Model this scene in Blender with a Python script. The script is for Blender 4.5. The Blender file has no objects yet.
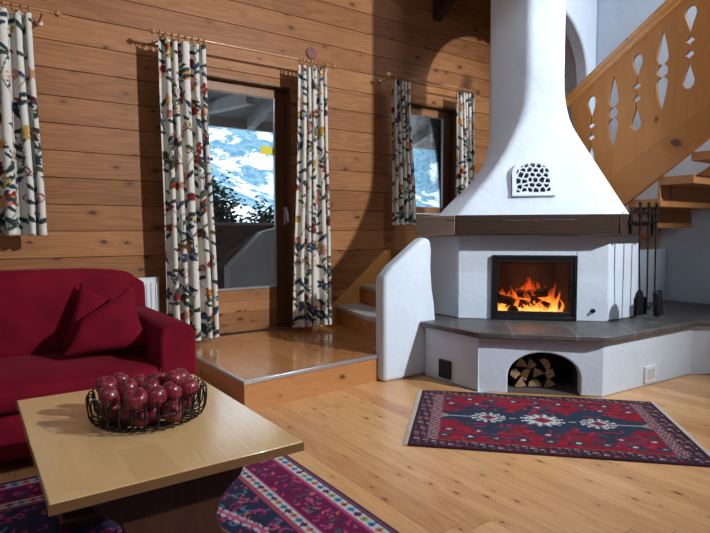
import bpy, bmesh, math, random
import numpy as np
from mathutils import Vector, Matrix
random.seed(7)
PI=math.pi
scene=bpy.context.scene
COL=scene.collection
# ------------------------------------------------------------------ helpers
class MB:
    def __init__(s): s.v=[]; s.f=[]
    def add(s,vs,fs):
        o=len(s.v); s.v+= [tuple(p) for p in vs]; s.f+=[tuple(i+o for i in f) for f in fs]; return s
    def box(s,x0,x1,y0,y1,z0,z1):
        vs=[(x,y,z) for x in (x0,x1) for y in (y0,y1) for z in (z0,z1)]
        return s.add(vs,[(0,1,3,2),(4,6,7,5),(0,4,5,1),(2,3,7,6),(0,2,6,4),(1,5,7,3)])
    def obox(s,c,half,M):
        vs=[Vector(c)+M@Vector((sx*half[0],sy*half[1],sz*half[2])) for sx in (-1,1) for sy in (-1,1) for sz in (-1,1)]
        return s.add(vs,[(0,1,3,2),(4,6,7,5),(0,4,5,1),(2,3,7,6),(0,2,6,4),(1,5,7,3)])
    def prism(s,poly,vec):
        n=len(poly); v=Vector(vec); a=[Vector(p) for p in poly]; b=[p+v for p in a]
        return s.add(a+b,[tuple(range(n))[::-1],tuple(range(n,2*n))]+[(i,(i+1)%n,(i+1)%n+n,i+n) for i in range(n)])
    def loft(s,rings,cap=True,closed=True):
        n=len(rings[0]); vs=[p for r in rings for p in r]; fs=[]
        for k in range(len(rings)-1):
            for i in range(n if closed else n-1):
                j=(i+1)%n; fs.append((k*n+i,k*n+j,(k+1)*n+j,(k+1)*n+i))
        if cap and closed: fs.append(tuple(range(n))[::-1]); fs.append(tuple((len(rings)-1)*n+i for i in range(n)))
        return s.add(vs,fs)
    def tube(s,path,r,n=8,closed=False):
        P=[Vector(p) for p in path]; m=len(P); rings=[]
        rs=r if isinstance(r,(list,tuple)) else [r]*m
        t0=(P[1]-P[0]).normalized(); up=Vector((0,0,1)) if abs(t0.z)<.9 else Vector((1,0,0))
        a=t0.cross(up).normalized()
        for i in range(m):
            if closed: t=(P[(i+1)%m]-P[i-1]).normalized()
            else: t=(P[min(i+1,m-1)]-P[max(i-1,0)]).normalized()
            a=(a-t*a.dot(t)).normalized(); b=t.cross(a)
            rings.append([P[i]+(a*math.cos(2*PI*k/n)+b*math.sin(2*PI*k/n))*rs[i] for k in range(n)])
        if closed: rings.append(rings[0]); return s.loft(rings,cap=False)
        return s.loft(rings)
    def lathe(s,prof,c=(0,0,0),axis=(0,0,1),n=20):
        A=Vector(axis).normalized(); u=A.orthogonal().normalized(); w=A.cross(u); c=Vector(c)
        rings=[[c+A*z+(u*math.cos(2*PI*k/n)+w*math.sin(2*PI*k/n))*max(r,1e-4) for k in range(n)] for r,z in prof]
        return s.loft(rings)
    def build(s,name,mat,parent=None,loc=None,bevel=0,seg=2,smooth=True,sub=0,angle=40):
        root=WLOC.get(parent.name,Vector((0,0,0))) if parent else (Vector(loc) if loc else Vector((0,0,0)))
        me=bpy.data.meshes.new(name); me.from_pydata([tuple(Vector(p)-root) for p in s.v],[],s.f)
        bm=bmesh.new(); bm.from_mesh(me); bmesh.ops.remove_doubles(bm,verts=bm.verts,dist=1e-6)
        bmesh.ops.recalc_face_normals(bm,faces=bm.faces); bm.to_mesh(me); bm.free()
        if isinstance(mat,(list,tuple)):
            for m in mat: me.materials.append(m)
        else: me.materials.append(mat)
        o=bpy.data.objects.new(name,me); COL.objects.link(o)
        if parent: o.parent=parent; o['_p']=1; del o['_p']
        elif loc: o.location=loc
        WLOC[o.name]=root
        if bevel:
            b=o.modifiers.new('b','BEVEL'); b.width=bevel; b.segments=seg; b.limit_method='ANGLE'; b.angle_limit=math.radians(30)
        if sub:
            b=o.modifiers.new('s','SUBSURF'); b.levels=sub; b.render_levels=sub
        if smooth:
            for p in me.polygons: p.use_smooth=True
            try: me.set_sharp_from_angle(angle=math.radians(angle))
            except Exception: pass
        return o
WLOC={}
def thing(name,loc,label,cat,group=None):
    o=bpy.data.objects.new(name,None); COL.objects.link(o); o.location=loc; o.empty_display_size=.1
    WLOC[o.name]=Vector(loc); tag(o,label,cat,group); return o
def tag(o,label,cat,group=None,kind=None):
    o['label']=label; o['category']=cat
    if group: o['group']=group
    if kind: o['kind']=kind
    return o
def struct(o): o['kind']='structure'; return o
def dup(root,loc,label=None,rot=None):
    r=root.copy(); COL.objects.link(r); r.location=loc
    if rot is not None: r.rotation_euler=rot
    if label: r['label']=label
    for ch in root.children:
        c=ch.copy(); COL.objects.link(c); c.parent=r
        for g in ch.children:
            d=g.copy(); COL.objects.link(d); d.parent=c
    return r
# ------------------------------------------------------------------ materials
class NT:
    def __init__(s,name):
        s.m=bpy.data.materials.new(name); s.m.use_nodes=True; s.n=s.m.node_tree.nodes; s.l=s.m.node_tree.links
        s.n.clear(); s.out=s.n.new('ShaderNodeOutputMaterial'); s.b=s.n.new('ShaderNodeBsdfPrincipled')
        s.l.new(s.b.outputs[0],s.out.inputs[0])
    def new(s,t,**k):
        n=s.n.new(t)
        for a,b in k.items(): setattr(n,a,b)
        return n
    def val(s,sock,v):
        if isinstance(v,bpy.types.NodeSocket): s.l.new(v,sock)
        else: sock.default_value=v
    def math(s,op,a,b=0,c=None,clamp=False):
        n=s.new('ShaderNodeMath',operation=op,use_clamp=clamp); s.val(n.inputs[0],a); s.val(n.inputs[1],b)
        if c is not None: s.val(n.inputs[2],c)
        return n.outputs[0]
    def mix(s,f,a,b,blend='MIX'):
        n=s.new('ShaderNodeMixRGB',blend_type=blend); s.val(n.inputs[0],f); s.val(n.inputs[1],a if isinstance(a,bpy.types.NodeSocket) else (*a,1) if len(a)==3 else a); s.val(n.inputs[2],b if isinstance(b,bpy.types.NodeSocket) else (*b,1) if len(b)==3 else b)
        return n.outputs[0]
    def sstep(s,x,a,b):
        n=s.new('ShaderNodeMapRange',interpolation_type='SMOOTHSTEP'); s.val(n.inputs[0],x); n.inputs[1].default_value=a; n.inputs[2].default_value=b
        return n.outputs[0]
    def comb(s,x,y,z):
        n=s.new('ShaderNodeCombineXYZ'); s.val(n.inputs[0],x); s.val(n.inputs[1],y); s.val(n.inputs[2],z); return n.outputs[0]
    def noise(s,vec,scale,detail=3,rough=.5,dist=0):
        n=s.new('ShaderNodeTexNoise'); s.val(n.inputs['Vector'],vec); n.inputs['Scale'].default_value=scale; n.inputs['Detail'].default_value=detail
        n.inputs['Roughness'].default_value=rough; n.inputs['Distortion'].default_value=dist; return n.outputs[0]
    def bump(s,h,strength=.3,dist=.01):
        n=s.new('ShaderNodeBump'); n.inputs['Strength'].default_value=strength; n.inputs['Distance'].default_value=dist; s.val(n.inputs['Height'],h)
        s.l.new(n.outputs[0],s.b.inputs['Normal'])
    def coord(s): return s.new('ShaderNodeTexCoord').outputs['Object']
    def set(s,**k):
        for a,v in k.items():
            a={'color':'Base Color','rough':'Roughness','metal':'Metallic','emis':'Emission Color','estr':'Emission Strength','coat':'Coat Weight','coatr':'Coat Roughness','spec':'Specular IOR Level','sheen':'Sheen Weight','alpha':'Alpha'}[a]
            if isinstance(v,tuple) and len(v)==3: v=(*v,1)
            s.val(s.b.inputs[a],v)
        return s
def wood(name,col,dark,grain='X',across='Z',width=.21,phase=0.,rough=.45,knots=1.,coat=0.,rot=None,tint=.25,butt=0,knot_col=(.085,.030,.014),ring=.5,gap=0,knr=1.,KA=5.,KB=8.5):
    t=NT(name); c=t.coord()
    if rot:
        m=t.new('ShaderNodeMapping'); t.l.new(c,m.inputs[0]); m.inputs['Rotation'].default_value=rot; c=m.outputs[0]
    sp=t.new('ShaderNodeSeparateXYZ'); t.l.new(c,sp.inputs[0])
    ax={'X':sp.outputs[0],'Y':sp.outputs[1],'Z':sp.outputs[2]}
    g=ax[grain]; a=ax[across]; o=ax[[k for k in 'XYZ' if k not in (grain,across)][0]]
    q=t.math('DIVIDE',t.math('ADD',a,phase),width); bid=t.math('FLOOR',q)
    if butt:
        w0=t.new('ShaderNodeTexWhiteNoise',noise_dimensions='1D'); t.l.new(bid,w0.inputs['W'])
        gq=t.math('ADD',t.math('DIVIDE',g,butt),t.math('MULTIPLY',w0.outputs[0],3.7)); seg=t.math('FLOOR',gq)
        bid=t.math('ADD',bid,t.math('MULTIPLY',seg,17.3))
    wn=t.new('ShaderNodeTexWhiteNoise',noise_dimensions='1D'); t.l.new(bid,wn.inputs['W']); r=wn.outputs[0]
    off=t.math('MULTIPLY',r,37.)
    gg=t.math('ADD',g,off)
    # knots
    kv=t.comb(t.math('MULTIPLY',gg,KA),t.math('MULTIPLY',a,KB),t.math('ADD',off,t.math('MULTIPLY',o,1.)))
    vo=t.new('ShaderNodeTexVoronoi',voronoi_dimensions='2D'); t.l.new(kv,vo.inputs['Vector']); vo.inputs['Scale'].default_value=1.
    sc=t.new('ShaderNodeSeparateColor'); t.l.new(vo.outputs['Color'],sc.inputs[0])
    nz=t.noise(t.comb(t.math('MULTIPLY',gg,9),t.math('MULTIPLY',a,18),t.math('MULTIPLY',o,18)),1.,3)
    d=t.math('ADD',vo.outputs['Distance'],t.math('MULTIPLY',t.math('SUBTRACT',nz,.5),.14))
    d=t.math('SUBTRACT',d,t.math('MULTIPLY',sc.outputs[0],.12*knr))
    kn=t.math('SUBTRACT',1.,t.sstep(d,.0,.06))
    halo=t.math('SUBTRACT',1.,t.sstep(d,.0,.30))
    on=t.math('GREATER_THAN',sc.outputs[1],1-.62*knots)
    kn=t.math('MULTIPLY',kn,on); halo=t.math('MULTIPLY',halo,on)
    # grain
    gv=t.comb(t.math('MULTIPLY',gg,.9),t.math('MULTIPLY',a,13.),t.math('ADD',t.math('MULTIPLY',o,13.),off))
    n1=t.noise(gv,1.,2,.5,.4)
    rg=t.math('SINE',t.math('MULTIPLY',t.math('ADD',n1,t.math('MULTIPLY',halo,.35)),46.))
    rg=t.math('MULTIPLY_ADD',rg,.5,.5)
    fine=t.noise(t.comb(t.math('MULTIPLY',gg,6),t.math('MULTIPLY',a,160),t.math('MULTIPLY',o,160)),1.,3,.6)
    big=t.noise(t.comb(t.math('MULTIPLY',gg,1.3),t.math('MULTIPLY',a,5),off),1.,2)
    f=t.math('ADD',t.math('MULTIPLY',rg,.33*ring),t.math('MULTIPLY',fine,.35))
    f=t.math('ADD',f,t.math('MULTIPLY',big,.35))
    f=t.math('ADD',f,t.math('MULTIPLY',t.math('SUBTRACT',r,.5),tint*2))
    f=t.math('ADD',f,t.math('MULTIPLY',halo,.22),clamp=True)
    cc=t.mix(f,col,dark); cc=t.mix(t.math('MULTIPLY',kn,.88),cc,knot_col)
    if gap:
        fr=t.math('FRACT',q); e=t.math('MINIMUM',fr,t.math('SUBTRACT',1.,fr)); 
        gm=t.math('SUBTRACT',1.,t.sstep(e,gap*.4,gap))
        if butt:
            fr2=t.math('FRACT',gq); e2=t.math('MINIMUM',fr2,t.math('SUBTRACT',1.,fr2)); gm=t.math('MAXIMUM',gm,t.math('LESS_THAN',e2,.0012/butt*1.2))
        cc=t.mix(t.math('MULTIPLY',gm,.75),cc,tuple(x*.25 for x in dark))
        t.bump(t.math('SUBTRACT',t.math('MULTIPLY',fine,.1),gm),.25,.003)
    else: t.bump(t.math('ADD',fine,t.math('MULTIPLY',rg,.4)),.12,.004)
    t.set(color=cc,rough=rough,coat=coat,coatr=.12,spec=.5 if coat else .22)
    return t.m
def simple(name,col,rough=.5,metal=0.,noise=0.,nscale=20,bump=0.,bscale=60,coat=0,sheen=0,spec=.5,var=None):
    t=NT(name); c=t.coord()
    if noise or var:
        n=t.noise(c,nscale,4,.6); col2=var or tuple(x*(1-noise) for x in col); cc=t.mix(t.sstep(n,.35,.7),col,col2); t.set(color=cc)
    else: t.set(color=col)
    t.set(rough=rough,metal=metal,coat=coat,sheen=sheen,spec=spec)
    if bump: t.bump(t.noise(c,bscale,4,.6),bump,.01)
    return t.m
def glass(name,tint=(1,1,1),gl=.08):
    t=NT(name); t.n.remove(t.b); tr=t.new('ShaderNodeBsdfTransparent'); tr.inputs[0].default_value=(*tint,1)
    g=t.new('ShaderNodeBsdfGlossy'); g.inputs['Roughness'].default_value=.02
    fr=t.new('ShaderNodeFresnel'); fr.inputs[0].default_value=1.45
    mx=t.new('ShaderNodeMixShader'); t.l.new(fr.outputs[0],mx.inputs[0]); t.l.new(tr.outputs[0],mx.inputs[1]); t.l.new(g.outputs[0],mx.inputs[2])
    t.l.new(mx.outputs[0],t.out.inputs[0]); return t.m
def vcol(name,rough=.9,sheen=0.,bscale=400,bump=.3,trans=0):
    t=NT(name); a=t.new('ShaderNodeAttribute',attribute_name='Col'); t.set(color=a.outputs[0],rough=rough,sheen=sheen,spec=.2)
    t.bump(t.noise(t.coord(),bscale,2),bump,.002)
    return t.m
M={}
M['wall']=wood('wall_spruce',(.44,.20,.078),(.17,.058,.018),'X','Z',.2145,-.139,rough=.5,knots=.30,tint=.20,ring=.8,KA=4.2,KB=8)
M['floor']=wood('floor_spruce',(.76,.45,.20),(.42,.175,.06),'Y','X',.135,0,rough=.36,knots=.75,coat=.15,tint=.24,butt=2.6,gap=.010,knr=.45,ring=.7,KA=4.5,KB=11)
M['deck']=wood('deck_spruce',(.64,.31,.11),(.34,.12,.035),'Y','X',.155,.07,rough=.2,knots=.35,coat=.5,tint=.1,gap=.012,knr=.5)
M['riser']=wood('riser_spruce',(.52,.24,.085),(.30,.11,.035),'X','Z',.4,0,rough=.3,knots=.9,coat=.2,tint=.1)
M['riser_y']=wood('riser_spruce_y',(.60,.26,.075),(.36,.12,.03),'Y','Z',.4,0,rough=.3,knots=.9,coat=.2,tint=.1)
M['casing']=wood('casing_brown',(.155,.07,.03),(.07,.028,.012),'Z','X',.5,0,rough=.4,knots=.2)
M['casing_l']=wood('casing_light',(.36,.19,.09),(.20,.09,.035),'X','Z',.5,0,rough=.4,knots=.4)
M['panel']=wood('door_panel',(.42,.20,.085),(.21,.08,.03),'X','Z',.11,.03,rough=.4,knots=1.2,gap=.02)
M['table']=wood('birch_top',(.78,.52,.245),(.58,.345,.14),'Y','X',.125,.03,rough=.2,knots=0,coat=.4,tint=.14,butt=.45,ring=.12)
M['table_edge']=wood('birch_edge',(.25,.13,.055),(.15,.07,.026),'X','Z',.5,0,rough=.3,knots=0,coat=.3,tint=.1,ring=.2)
M['table_leg']=wood('trestle_wood',(.085,.035,.016),(.035,.013,.006),'Z','X',.3,0,rough=.4,knots=.4,coat=.2)
A_=math.atan(.65)
M['stair']=wood('stair_pine',(.46,.20,.058),(.28,.10,.026),'Z','Y',.214,0,rough=.42,knots=.10,tint=.12)
M['stringer']=wood('stringer_pine',(.44,.19,.054),(.25,.09,.023),'Y','Z',.6,.1,rough=.38,knots=.14,rot=(-A_,0,0),tint=.05,knr=1.3,KA=3,KB=5)
M['rail']=wood('rail_pine',(.60,.28,.085),(.38,.15,.04),'Y','Z',.6,.1,rough=.3,knots=.4,rot=(-A_,0,0),coat=.3)
M['tread']=wood('tread_pine',(.40,.18,.062),(.25,.10,.03),'X','Y',.6,.1,rough=.4,knots=.5)
M['mantel']=wood('mantel_oak',(.055,.026,.016),(.022,.011,.008),'X','Z',.5,0,rough=.6,knots=.6,rot=(0,0,PI/4))
M['mantel_side']=wood('mantel_oak_lit',(.50,.41,.34),(.28,.21,.17),'Y','Z',.5,0,rough=.7,knots=.9)  # light falling on the left return is put into this paler oak
M['beam']=wood('beam_dark',(.06,.032,.02),(.03,.015,.01),'Y','X',.6,0,rough=.6)
M['eave']=wood('eave_grey',(.42,.40,.37),(.24,.22,.20),'X','Y',.15,0,rough=.8,knots=.3,gap=.02)
M['logbark']=simple('log_bark',(.12,.07,.045),.9,noise=.6,nscale=30,bump=.8,bscale=60)
M['ceil']=wood('ceiling_spruce',(.40,.20,.09),(.22,.09,.035),'Y','X',.2,0,rough=.5,knots=.6,gap=.015)
def plaster(name,col,bs=.35):
    t=NT(name); c=t.coord(); n=t.noise(c,3.5,3,.5); n2=t.noise(c,22,4,.6)
    t.set(color=t.mix(t.sstep(n,.3,.75),col,tuple(x*.93 for x in col)),rough=.9,spec=.2)
    t.bump(t.math('ADD',n,t.math('MULTIPLY',n2,.25)),bs,.03); return t.m
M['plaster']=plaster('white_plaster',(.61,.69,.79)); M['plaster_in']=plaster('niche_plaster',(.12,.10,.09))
def slate():
    t=NT('slate_slab'); c=t.coord(); sp=t.new('ShaderNodeSeparateXYZ'); t.l.new(c,sp.inputs[0])
    n=t.noise(c,6,4,.6); n2=t.noise(c,40,4,.6)
    s=t.math('DIVIDE',t.math('ADD',t.math('MULTIPLY',t.math('SUBTRACT',sp.outputs[0],sp.outputs[1]),.7071),.27),.44)
    fr=t.math('FRACT',t.math('ADD',s,t.math('MULTIPLY',n,.06))); e=t.math('MINIMUM',fr,t.math('SUBTRACT',1.,fr)); j=t.math('SUBTRACT',1.,t.sstep(e,.01,.035))
    cc=t.mix(t.sstep(n,.3,.7),(.085,.082,.084),(.045,.043,.045)); cc=t.mix(t.math('MULTIPLY',n2,.35),cc,(.16,.14,.13)); cc=t.mix(t.math('MULTIPLY',j,.3),cc,(.25,.25,.26))
    t.set(color=cc,rough=.42,spec=.5); t.bump(t.math('ADD',n2,t.math('MULTIPLY',n,2)),.35,.012); return t.m
M['slate']=slate()
M['iron']=simple('black_iron',(.018,.018,.02),.45,.6,noise=.3,nscale=30,bump=.1)
M['ironmatte']=simple('black_steel',(.014,.014,.016),.35,.3)
M['firebrick']=simple('sooty_firebrick',(.055,.035,.028),.95,noise=.6,nscale=9,bump=.4,bscale=25)
M['white_metal']=simple('white_enamel',(.75,.78,.80),.35,coat=.2)
M['steel']=simple('brushed_steel',(.62,.62,.62),.4,.3)
M['nose']=simple('grey_metal_nosing',(.50,.50,.52),.28,.7)
M['red']=None
def sofa_mat():
    t=NT('crimson_velour'); c=t.coord(); n=t.noise(c,5,3,.6); n2=t.noise(c,150,2); 
    t.set(color=t.mix(t.sstep(n,.3,.75),(.165,.003,.014),(.11,.002,.009)),rough=.85,sheen=.12,spec=.12); t.b.inputs['Sheen Tint'].default_value=(.8,.15,.22,1); t.b.inputs['Sheen Roughness'].default_value=.4
    t.bump(t.math('ADD',n2,t.math('MULTIPLY',n,2.)),.4,.004); return t.m
M['red']=sofa_mat()
M['redp']=sofa_mat()
def apple_mat():
    t=NT('red_apple_skin'); c=t.coord(); sp=t.new('ShaderNodeSeparateXYZ'); t.l.new(c,sp.inputs[0])
    oi=t.new('ShaderNodeObjectInfo'); 
    n=t.noise(c,14,3,.6); st=t.noise(t.comb(t.math('MULTIPLY',t.math('ARCTAN2',sp.outputs[1],sp.outputs[0]),7.),t.math('MULTIPLY',sp.outputs[2],14),oi.outputs['Random']),1.,3)
    cc=t.mix(t.sstep(st,.35,.75),(.10,.006,.016),(.25,.016,.024)); cc=t.mix(t.sstep(n,.55,.85),cc,(.08,.008,.022)); cc=t.mix(t.math('MULTIPLY',oi.outputs['Random'],.25),cc,(.30,.03,.05))
    v=t.new('ShaderNodeTexVoronoi'); t.l.new(c,v.inputs['Vector']); v.inputs['Scale'].default_value=170
    cc=t.mix(t.math('MULTIPLY',t.math('LESS_THAN',v.outputs['Distance'],.16),.35),cc,(.6,.35,.3))
    t.set(color=cc,rough=.33,coat=.25,coatr=.15,spec=.4); return t.m
M['apple']=apple_mat()
M['stem']=simple('apple_stem',(.10,.06,.03),.8)
M['poleW']=wood('pole_wood',(.48,.25,.11),(.28,.12,.045),'X','Z',.5,0,rough=.35,coat=.3)
M['curtain']=vcol('printed_cotton',.85,.05)
M['rug']=vcol('woven_wool',.95,.0,bscale=300,bump=.8)
M['fringe']=simple('cream_fringe',(.60,.52,.45),.9,noise=.3,nscale=200)
M['glass']=glass('window_glass'); M['fglass']=glass('stove_glass',(.92,.88,.85))
M['snow']=simple('snow',(.86,.90,.95),.8,bump=.3,bscale=2)
M['juniper']=simple('juniper',(.035,.07,.035),.8,var=(.10,.15,.08),nscale=8)
M['maroon']=simple('maroon_disc',(.23,.07,.07),.6,noise=.3,nscale=40)
M['yellow']=simple('yellow_paper',(.80,.72,.02),.6)
M['mortar']=simple('end_grain',(.46,.29,.15),.8,noise=.4,nscale=45)
M['ext_plaster']=plaster('exterior_render',(.58,.58,.58)); M['ext_dark']=wood('balcony_boards',(.20,.14,.115),(.10,.07,.055),'X','Z',.14,0,rough=.8,gap=.03)
M['step_stone']=simple('grey_painted_tread',(.42,.41,.40),.35,noise=.12,nscale=12)
M['char']=simple('charred_bark',(.06,.035,.022),.95,noise=.7,nscale=25,bump=.8,bscale=40)
def ember():
    t=NT('glowing_embers'); n=t.noise(t.coord(),28,3,.6); t.set(color=(.05,.02,.01),rough=.9,emis=(1,.22,.03),estr=t.math('MULTIPLY',t.sstep(n,.45,.7),9.)); return t.m
def flame():
    t=NT('flame_gas'); t.n.remove(t.b); c=t.coord(); sp=t.new('ShaderNodeSeparateXYZ'); t.l.new(c,sp.inputs[0])
    n=t.noise(t.comb(t.math('MULTIPLY',sp.outputs[0],24),t.math('MULTIPLY',sp.outputs[1],24),t.math('MULTIPLY',sp.outputs[2],9)),1.,4,.6,.8)
    h=t.math('MULTIPLY',sp.outputs[2],4.6)
    e=t.new('ShaderNodeEmission'); ramp=t.new('ShaderNodeValToRGB'); t.l.new(t.math('ADD',h,t.math('MULTIPLY',t.math('SUBTRACT',n,.5),.9)),ramp.inputs[0])
    cr=ramp.color_ramp; cr.elements[0].position=0; cr.elements[0].color=(1,.52,.14,1); cr.elements[1].position=.95; cr.elements[1].color=(.75,.07,.008,1)
    x=cr.elements.new(.4); x.color=(1,.24,.025,1)
    t.l.new(ramp.outputs[0],e.inputs[0]); e.inputs[1].default_value=3.4
    tr=t.new('ShaderNodeBsdfTransparent'); mx=t.new('ShaderNodeMixShader')
    a=t.math('SUBTRACT',t.math('ADD',t.math('MULTIPLY',n,1.7),.12),t.math('MULTIPLY',h,.75),clamp=True)
    t.l.new(t.math('MULTIPLY',a,.36),mx.inputs[0]); t.l.new(tr.outputs[0],mx.inputs[1]); t.l.new(e.outputs[0],mx.inputs[2]); t.l.new(mx.outputs[0],t.out.inputs[0]); return t.m
M['ember']=ember(); M['flame']=flame()
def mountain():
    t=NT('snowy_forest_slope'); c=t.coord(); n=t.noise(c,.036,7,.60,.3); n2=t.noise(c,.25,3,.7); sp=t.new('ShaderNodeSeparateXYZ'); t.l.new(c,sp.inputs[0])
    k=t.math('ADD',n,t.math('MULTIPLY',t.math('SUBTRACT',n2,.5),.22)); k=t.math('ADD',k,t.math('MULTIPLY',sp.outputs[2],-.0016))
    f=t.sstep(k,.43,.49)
    hazy_tree=t.mix(t.sstep(n2,.35,.65),(.10,.21,.29),(.22,.36,.45))  # blue distance haze is mixed into both forest colours
    t.set(color=t.mix(f,hazy_tree,(.80,.87,.93)),rough=1.,spec=0); return t.m
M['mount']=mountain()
# ------------------------------------------------------------------ room shell
D=5.06; PF=.21
def board_wall(holes,x0,x1,z0,z1,y0,y1,pitch,ph):
    mb=MB(); k=math.floor((z0-ph)/pitch); g=.0045
    while ph+k*pitch<z1:
        a=max(z0,ph+k*pitch+g/2); b=min(z1,ph+(k+1)*pitch-g/2); k+=1
        if b-a<.01: continue
        zs=[a,b]+[h[i] for h in holes for i in (2,3) if a<h[i]<b]; zs=sorted(set(zs))
        for p,q in zip(zs,zs[1:]):
            m=(p+q)/2; xs=[x0]
            for h in sorted(holes):
                if h[2]<m<h[3]: xs+=[h[0],h[1]]
            xs.append(x1)
            for i in range(0,len(xs),2): mb.box(xs[i],xs[i+1],y0,y1,p,q)
    return mb
HOLES=[(-.85,.25,1.36,2.68),(1.75,2.745,PF-.01,2.64),(4.15,5.07,1.40,2.70)]
struct(board_wall(HOLES,-2.6,6.2,0,4.75,D,D+.05,.2145,.139).build('wall_back',M['wall'],bevel=.002,seg=1))
wb=MB()
xs=[-2.6]
for h in HOLES: xs+=[h[0]-.001,h[1]+.001]
xs+=[6.2]
for i in range(0,len(xs),2): wb.box(xs[i],xs[i+1],D+.052,D+.28,0,4.75)
for h in HOLES: wb.box(h[0]-.001,h[1]+.001,D+.052,D+.28,h[3]+.002,4.75); wb.box(h[0]-.001,h[1]+.001,D+.052,D+.28,0,h[2]-.002)
struct(wb.build('wall_core',M['casing']))
struct(MB().box(-2.6,6.2,-2.6,D+.28,-.12,0).build('floor',M['floor'],smooth=False))
struct(MB().box(-2.7,-2.6,-2.6,D+.28,0,4.75).build('wall_left',M['plaster'],smooth=False))
struct(MB().box(6.15,6.3,-2.6,D+.05,0,4.75).build('wall_right',M['plaster'],smooth=False))
struct(MB().box(-2.7,6.3,-2.7,-2.6,0,4.75).build('wall_front',M['plaster'],smooth=False))
struct(MB().box(-2.8,6.4,-2.8,D+.3,4.75,4.9).build('ceiling',M['ceil'],smooth=False))
# plaster wall across the landing with an arched opening
def arc(cx,cz,r,a0,a1,n): return [(cx+r*math.cos(a0+(a1-a0)*i/n),cz+r*math.sin(a0+(a1-a0)*i/n)) for i in range(n+1)]
pts=[(4.49,4.74),(4.49,1.005),(4.53,1.005)]+arc(5.25,2.95,.72,PI,.05,20)+[(5.975,2.8),(5.975,1.005),(6.14,1.005),(6.14,4.74)]
struct(MB().prism([(x,3.86,z) for x,z in pts],(0,.16,0)).build('wall_arch',M['plaster'],bevel=.02))
# wing wall beside the steps
wp=[(2.69,0),(2.69,.83),(2.79,.93),(3.04,1.10),(3.12,1.15),(3.185,1.13),(3.20,1.05),(3.195,.9),(3.21,.72),(3.235,.6),(3.25,.46),(3.26,0)]
struct(MB().prism([(x,3.46,z) for x,z in wp],(0,.13,0)).build('wall_wing',M['plaster'],bevel=.035,seg=4))
# body below landing
struct(MB().box(4.76,6.14,3.0,3.10,0,1.0).build('wall_landing',M['plaster'],smooth=False))
# ------------------------------------------------------------------ platform, steps, landing
pl=thing('wooden_platform',(1.5,3.42,0),'varnished wooden platform with grey metal edge in front of the glazed door','platform')
MB().prism([(1.502,3.44,0),(2.686,3.56,0),(2.686,3.60,0),(3.9,3.60,0),(3.9,D-.002,0),(1.502,D-.002,0)],(0,0,PF)).build('deck',M['deck'],pl,smooth=False)
MB().prism([(1.485,3.418,0),(2.684,3.543,0),(2.684,3.560,0),(1.485,3.436,0)],(0,0,.187)).build('riser_board',M['riser'],pl)
MB().box(1.485,1.5015,3.436,D-.002,.0,.187).build('riser_board',M['riser_y'],pl)
e=MB(); e.prism([(1.478,3.408,.187),(2.684,3.533,.187),(2.684,3.56,.187),(1.478,3.436,.187)],(0,0,.027)); e.box(1.478,1.501,3.436,D-.003,.187,.214); e.build('edge_trim',M['nose'],pl,bevel=.003)
st=thing('entry_steps',(3.0,3.6,.21),'grey-topped steps climbing beside the board wall behind the white wing wall','steps')
ln=lambda y,x0: x0+(y-3.96)*.235
for i,(z,x0) in enumerate(((.41,3.0),(.61,3.32),(.81,3.64))):
    a,b=(3.60 if i==0 else 3.92),D-.035
    MB().prism([(ln(a,x0)-.0,a,z-.035),(ln(b,x0),b,z-.035),(ln(b,x0)+.5,b,z-.035),(ln(a,x0)+.5,a,z-.035)],(0,0,.035)).build('step_tread',M['step_stone'],st,bevel=.004)
    MB().prism([(ln(a,x0)+.03,a,z-.20),(ln(b,x0)+.03,b,z-.20),(ln(b,x0)+.06,b,z-.20),(ln(a,x0)+.06,a,z-.20)],(0,0,.165)).build('step_riser',M['riser_y'],st)
sb=[(3.05,PF),(3.23,.42),(3.93,.985),(5.6,.985),(5.6,.60),(4.3,.60),(3.75,.21)]
MB().prism([(x,D-.032,z) for x,z in sb],(0,.03,0)).build('wall_string_board',M['rail'],st,bevel=.003)
struct(MB().box(4.0,6.14,3.60,D-.04,.9,1.0).build('floor_landing',M['tread'],smooth=False))
struct(MB().box(4.0,6.14,3.1,3.42,.9,1.0).build('floor_landing_front',M['tread'],smooth=False))
# ------------------------------------------------------------------ glazed door and windows
def leaf(kind,idx,x0,x1,z0,z1,gx0,gx1,gz0,gz1,panel=False):
    Y0=D+.09; Y1=D+.15
    fr=MB(); fr.box(x0,gx0,Y0,Y1,z0,z1); fr.box(gx1,x1,Y0,Y1,z0,z1)
    o=struct(fr.build('%s_%d'%(kind,idx),M['casing'],bevel=.004))
    MB().box(gx0,gx1,Y0,Y1,gz1,z1).build('top_rail',M['casing_l'],o,bevel=.004)
    MB().box(gx0,gx1,Y0+(.01 if panel else -.02),Y1,z0,gz0-(.012 if panel else 0)).build('door_panel' if panel else 'bottom_rail',M['panel'] if panel else M['casing_l'],o,bevel=.003)
    MB().box(gx0,gx1,Y0+.025,Y0+.033,gz0,gz1).build('glass_pane',M['glass'],o,smooth=False)
    g=MB(); w=.014
    g.box(gx0,gx0+w,Y0-.002,Y0+.02,gz0,gz1); g.box(gx1-w,gx1,Y0-.002,Y0+.02,gz0,gz1); g.box(gx0+w,gx1-w,Y0-.002,Y0+.02,gz0-.012,gz0+.006)
    g.build('glazing_bead',M['nose'],o)
    return o
door=leaf('door',1,1.76,2.735,PF+.005,2.63,1.86,2.615,.645,2.535,True)
h=MB(); h.box(2.70,2.722,D+.078,D+.09,1.27,1.42); h.tube([(2.695,D+.08,1.44),(2.695,D+.02,1.44)],.010); h.tube([(2.685,D+.02,1.445),(2.700,D+.015,1.40),(2.712,D+.015,1.30)],.012)
h.build('door_handle',M['steel'],door)
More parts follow.
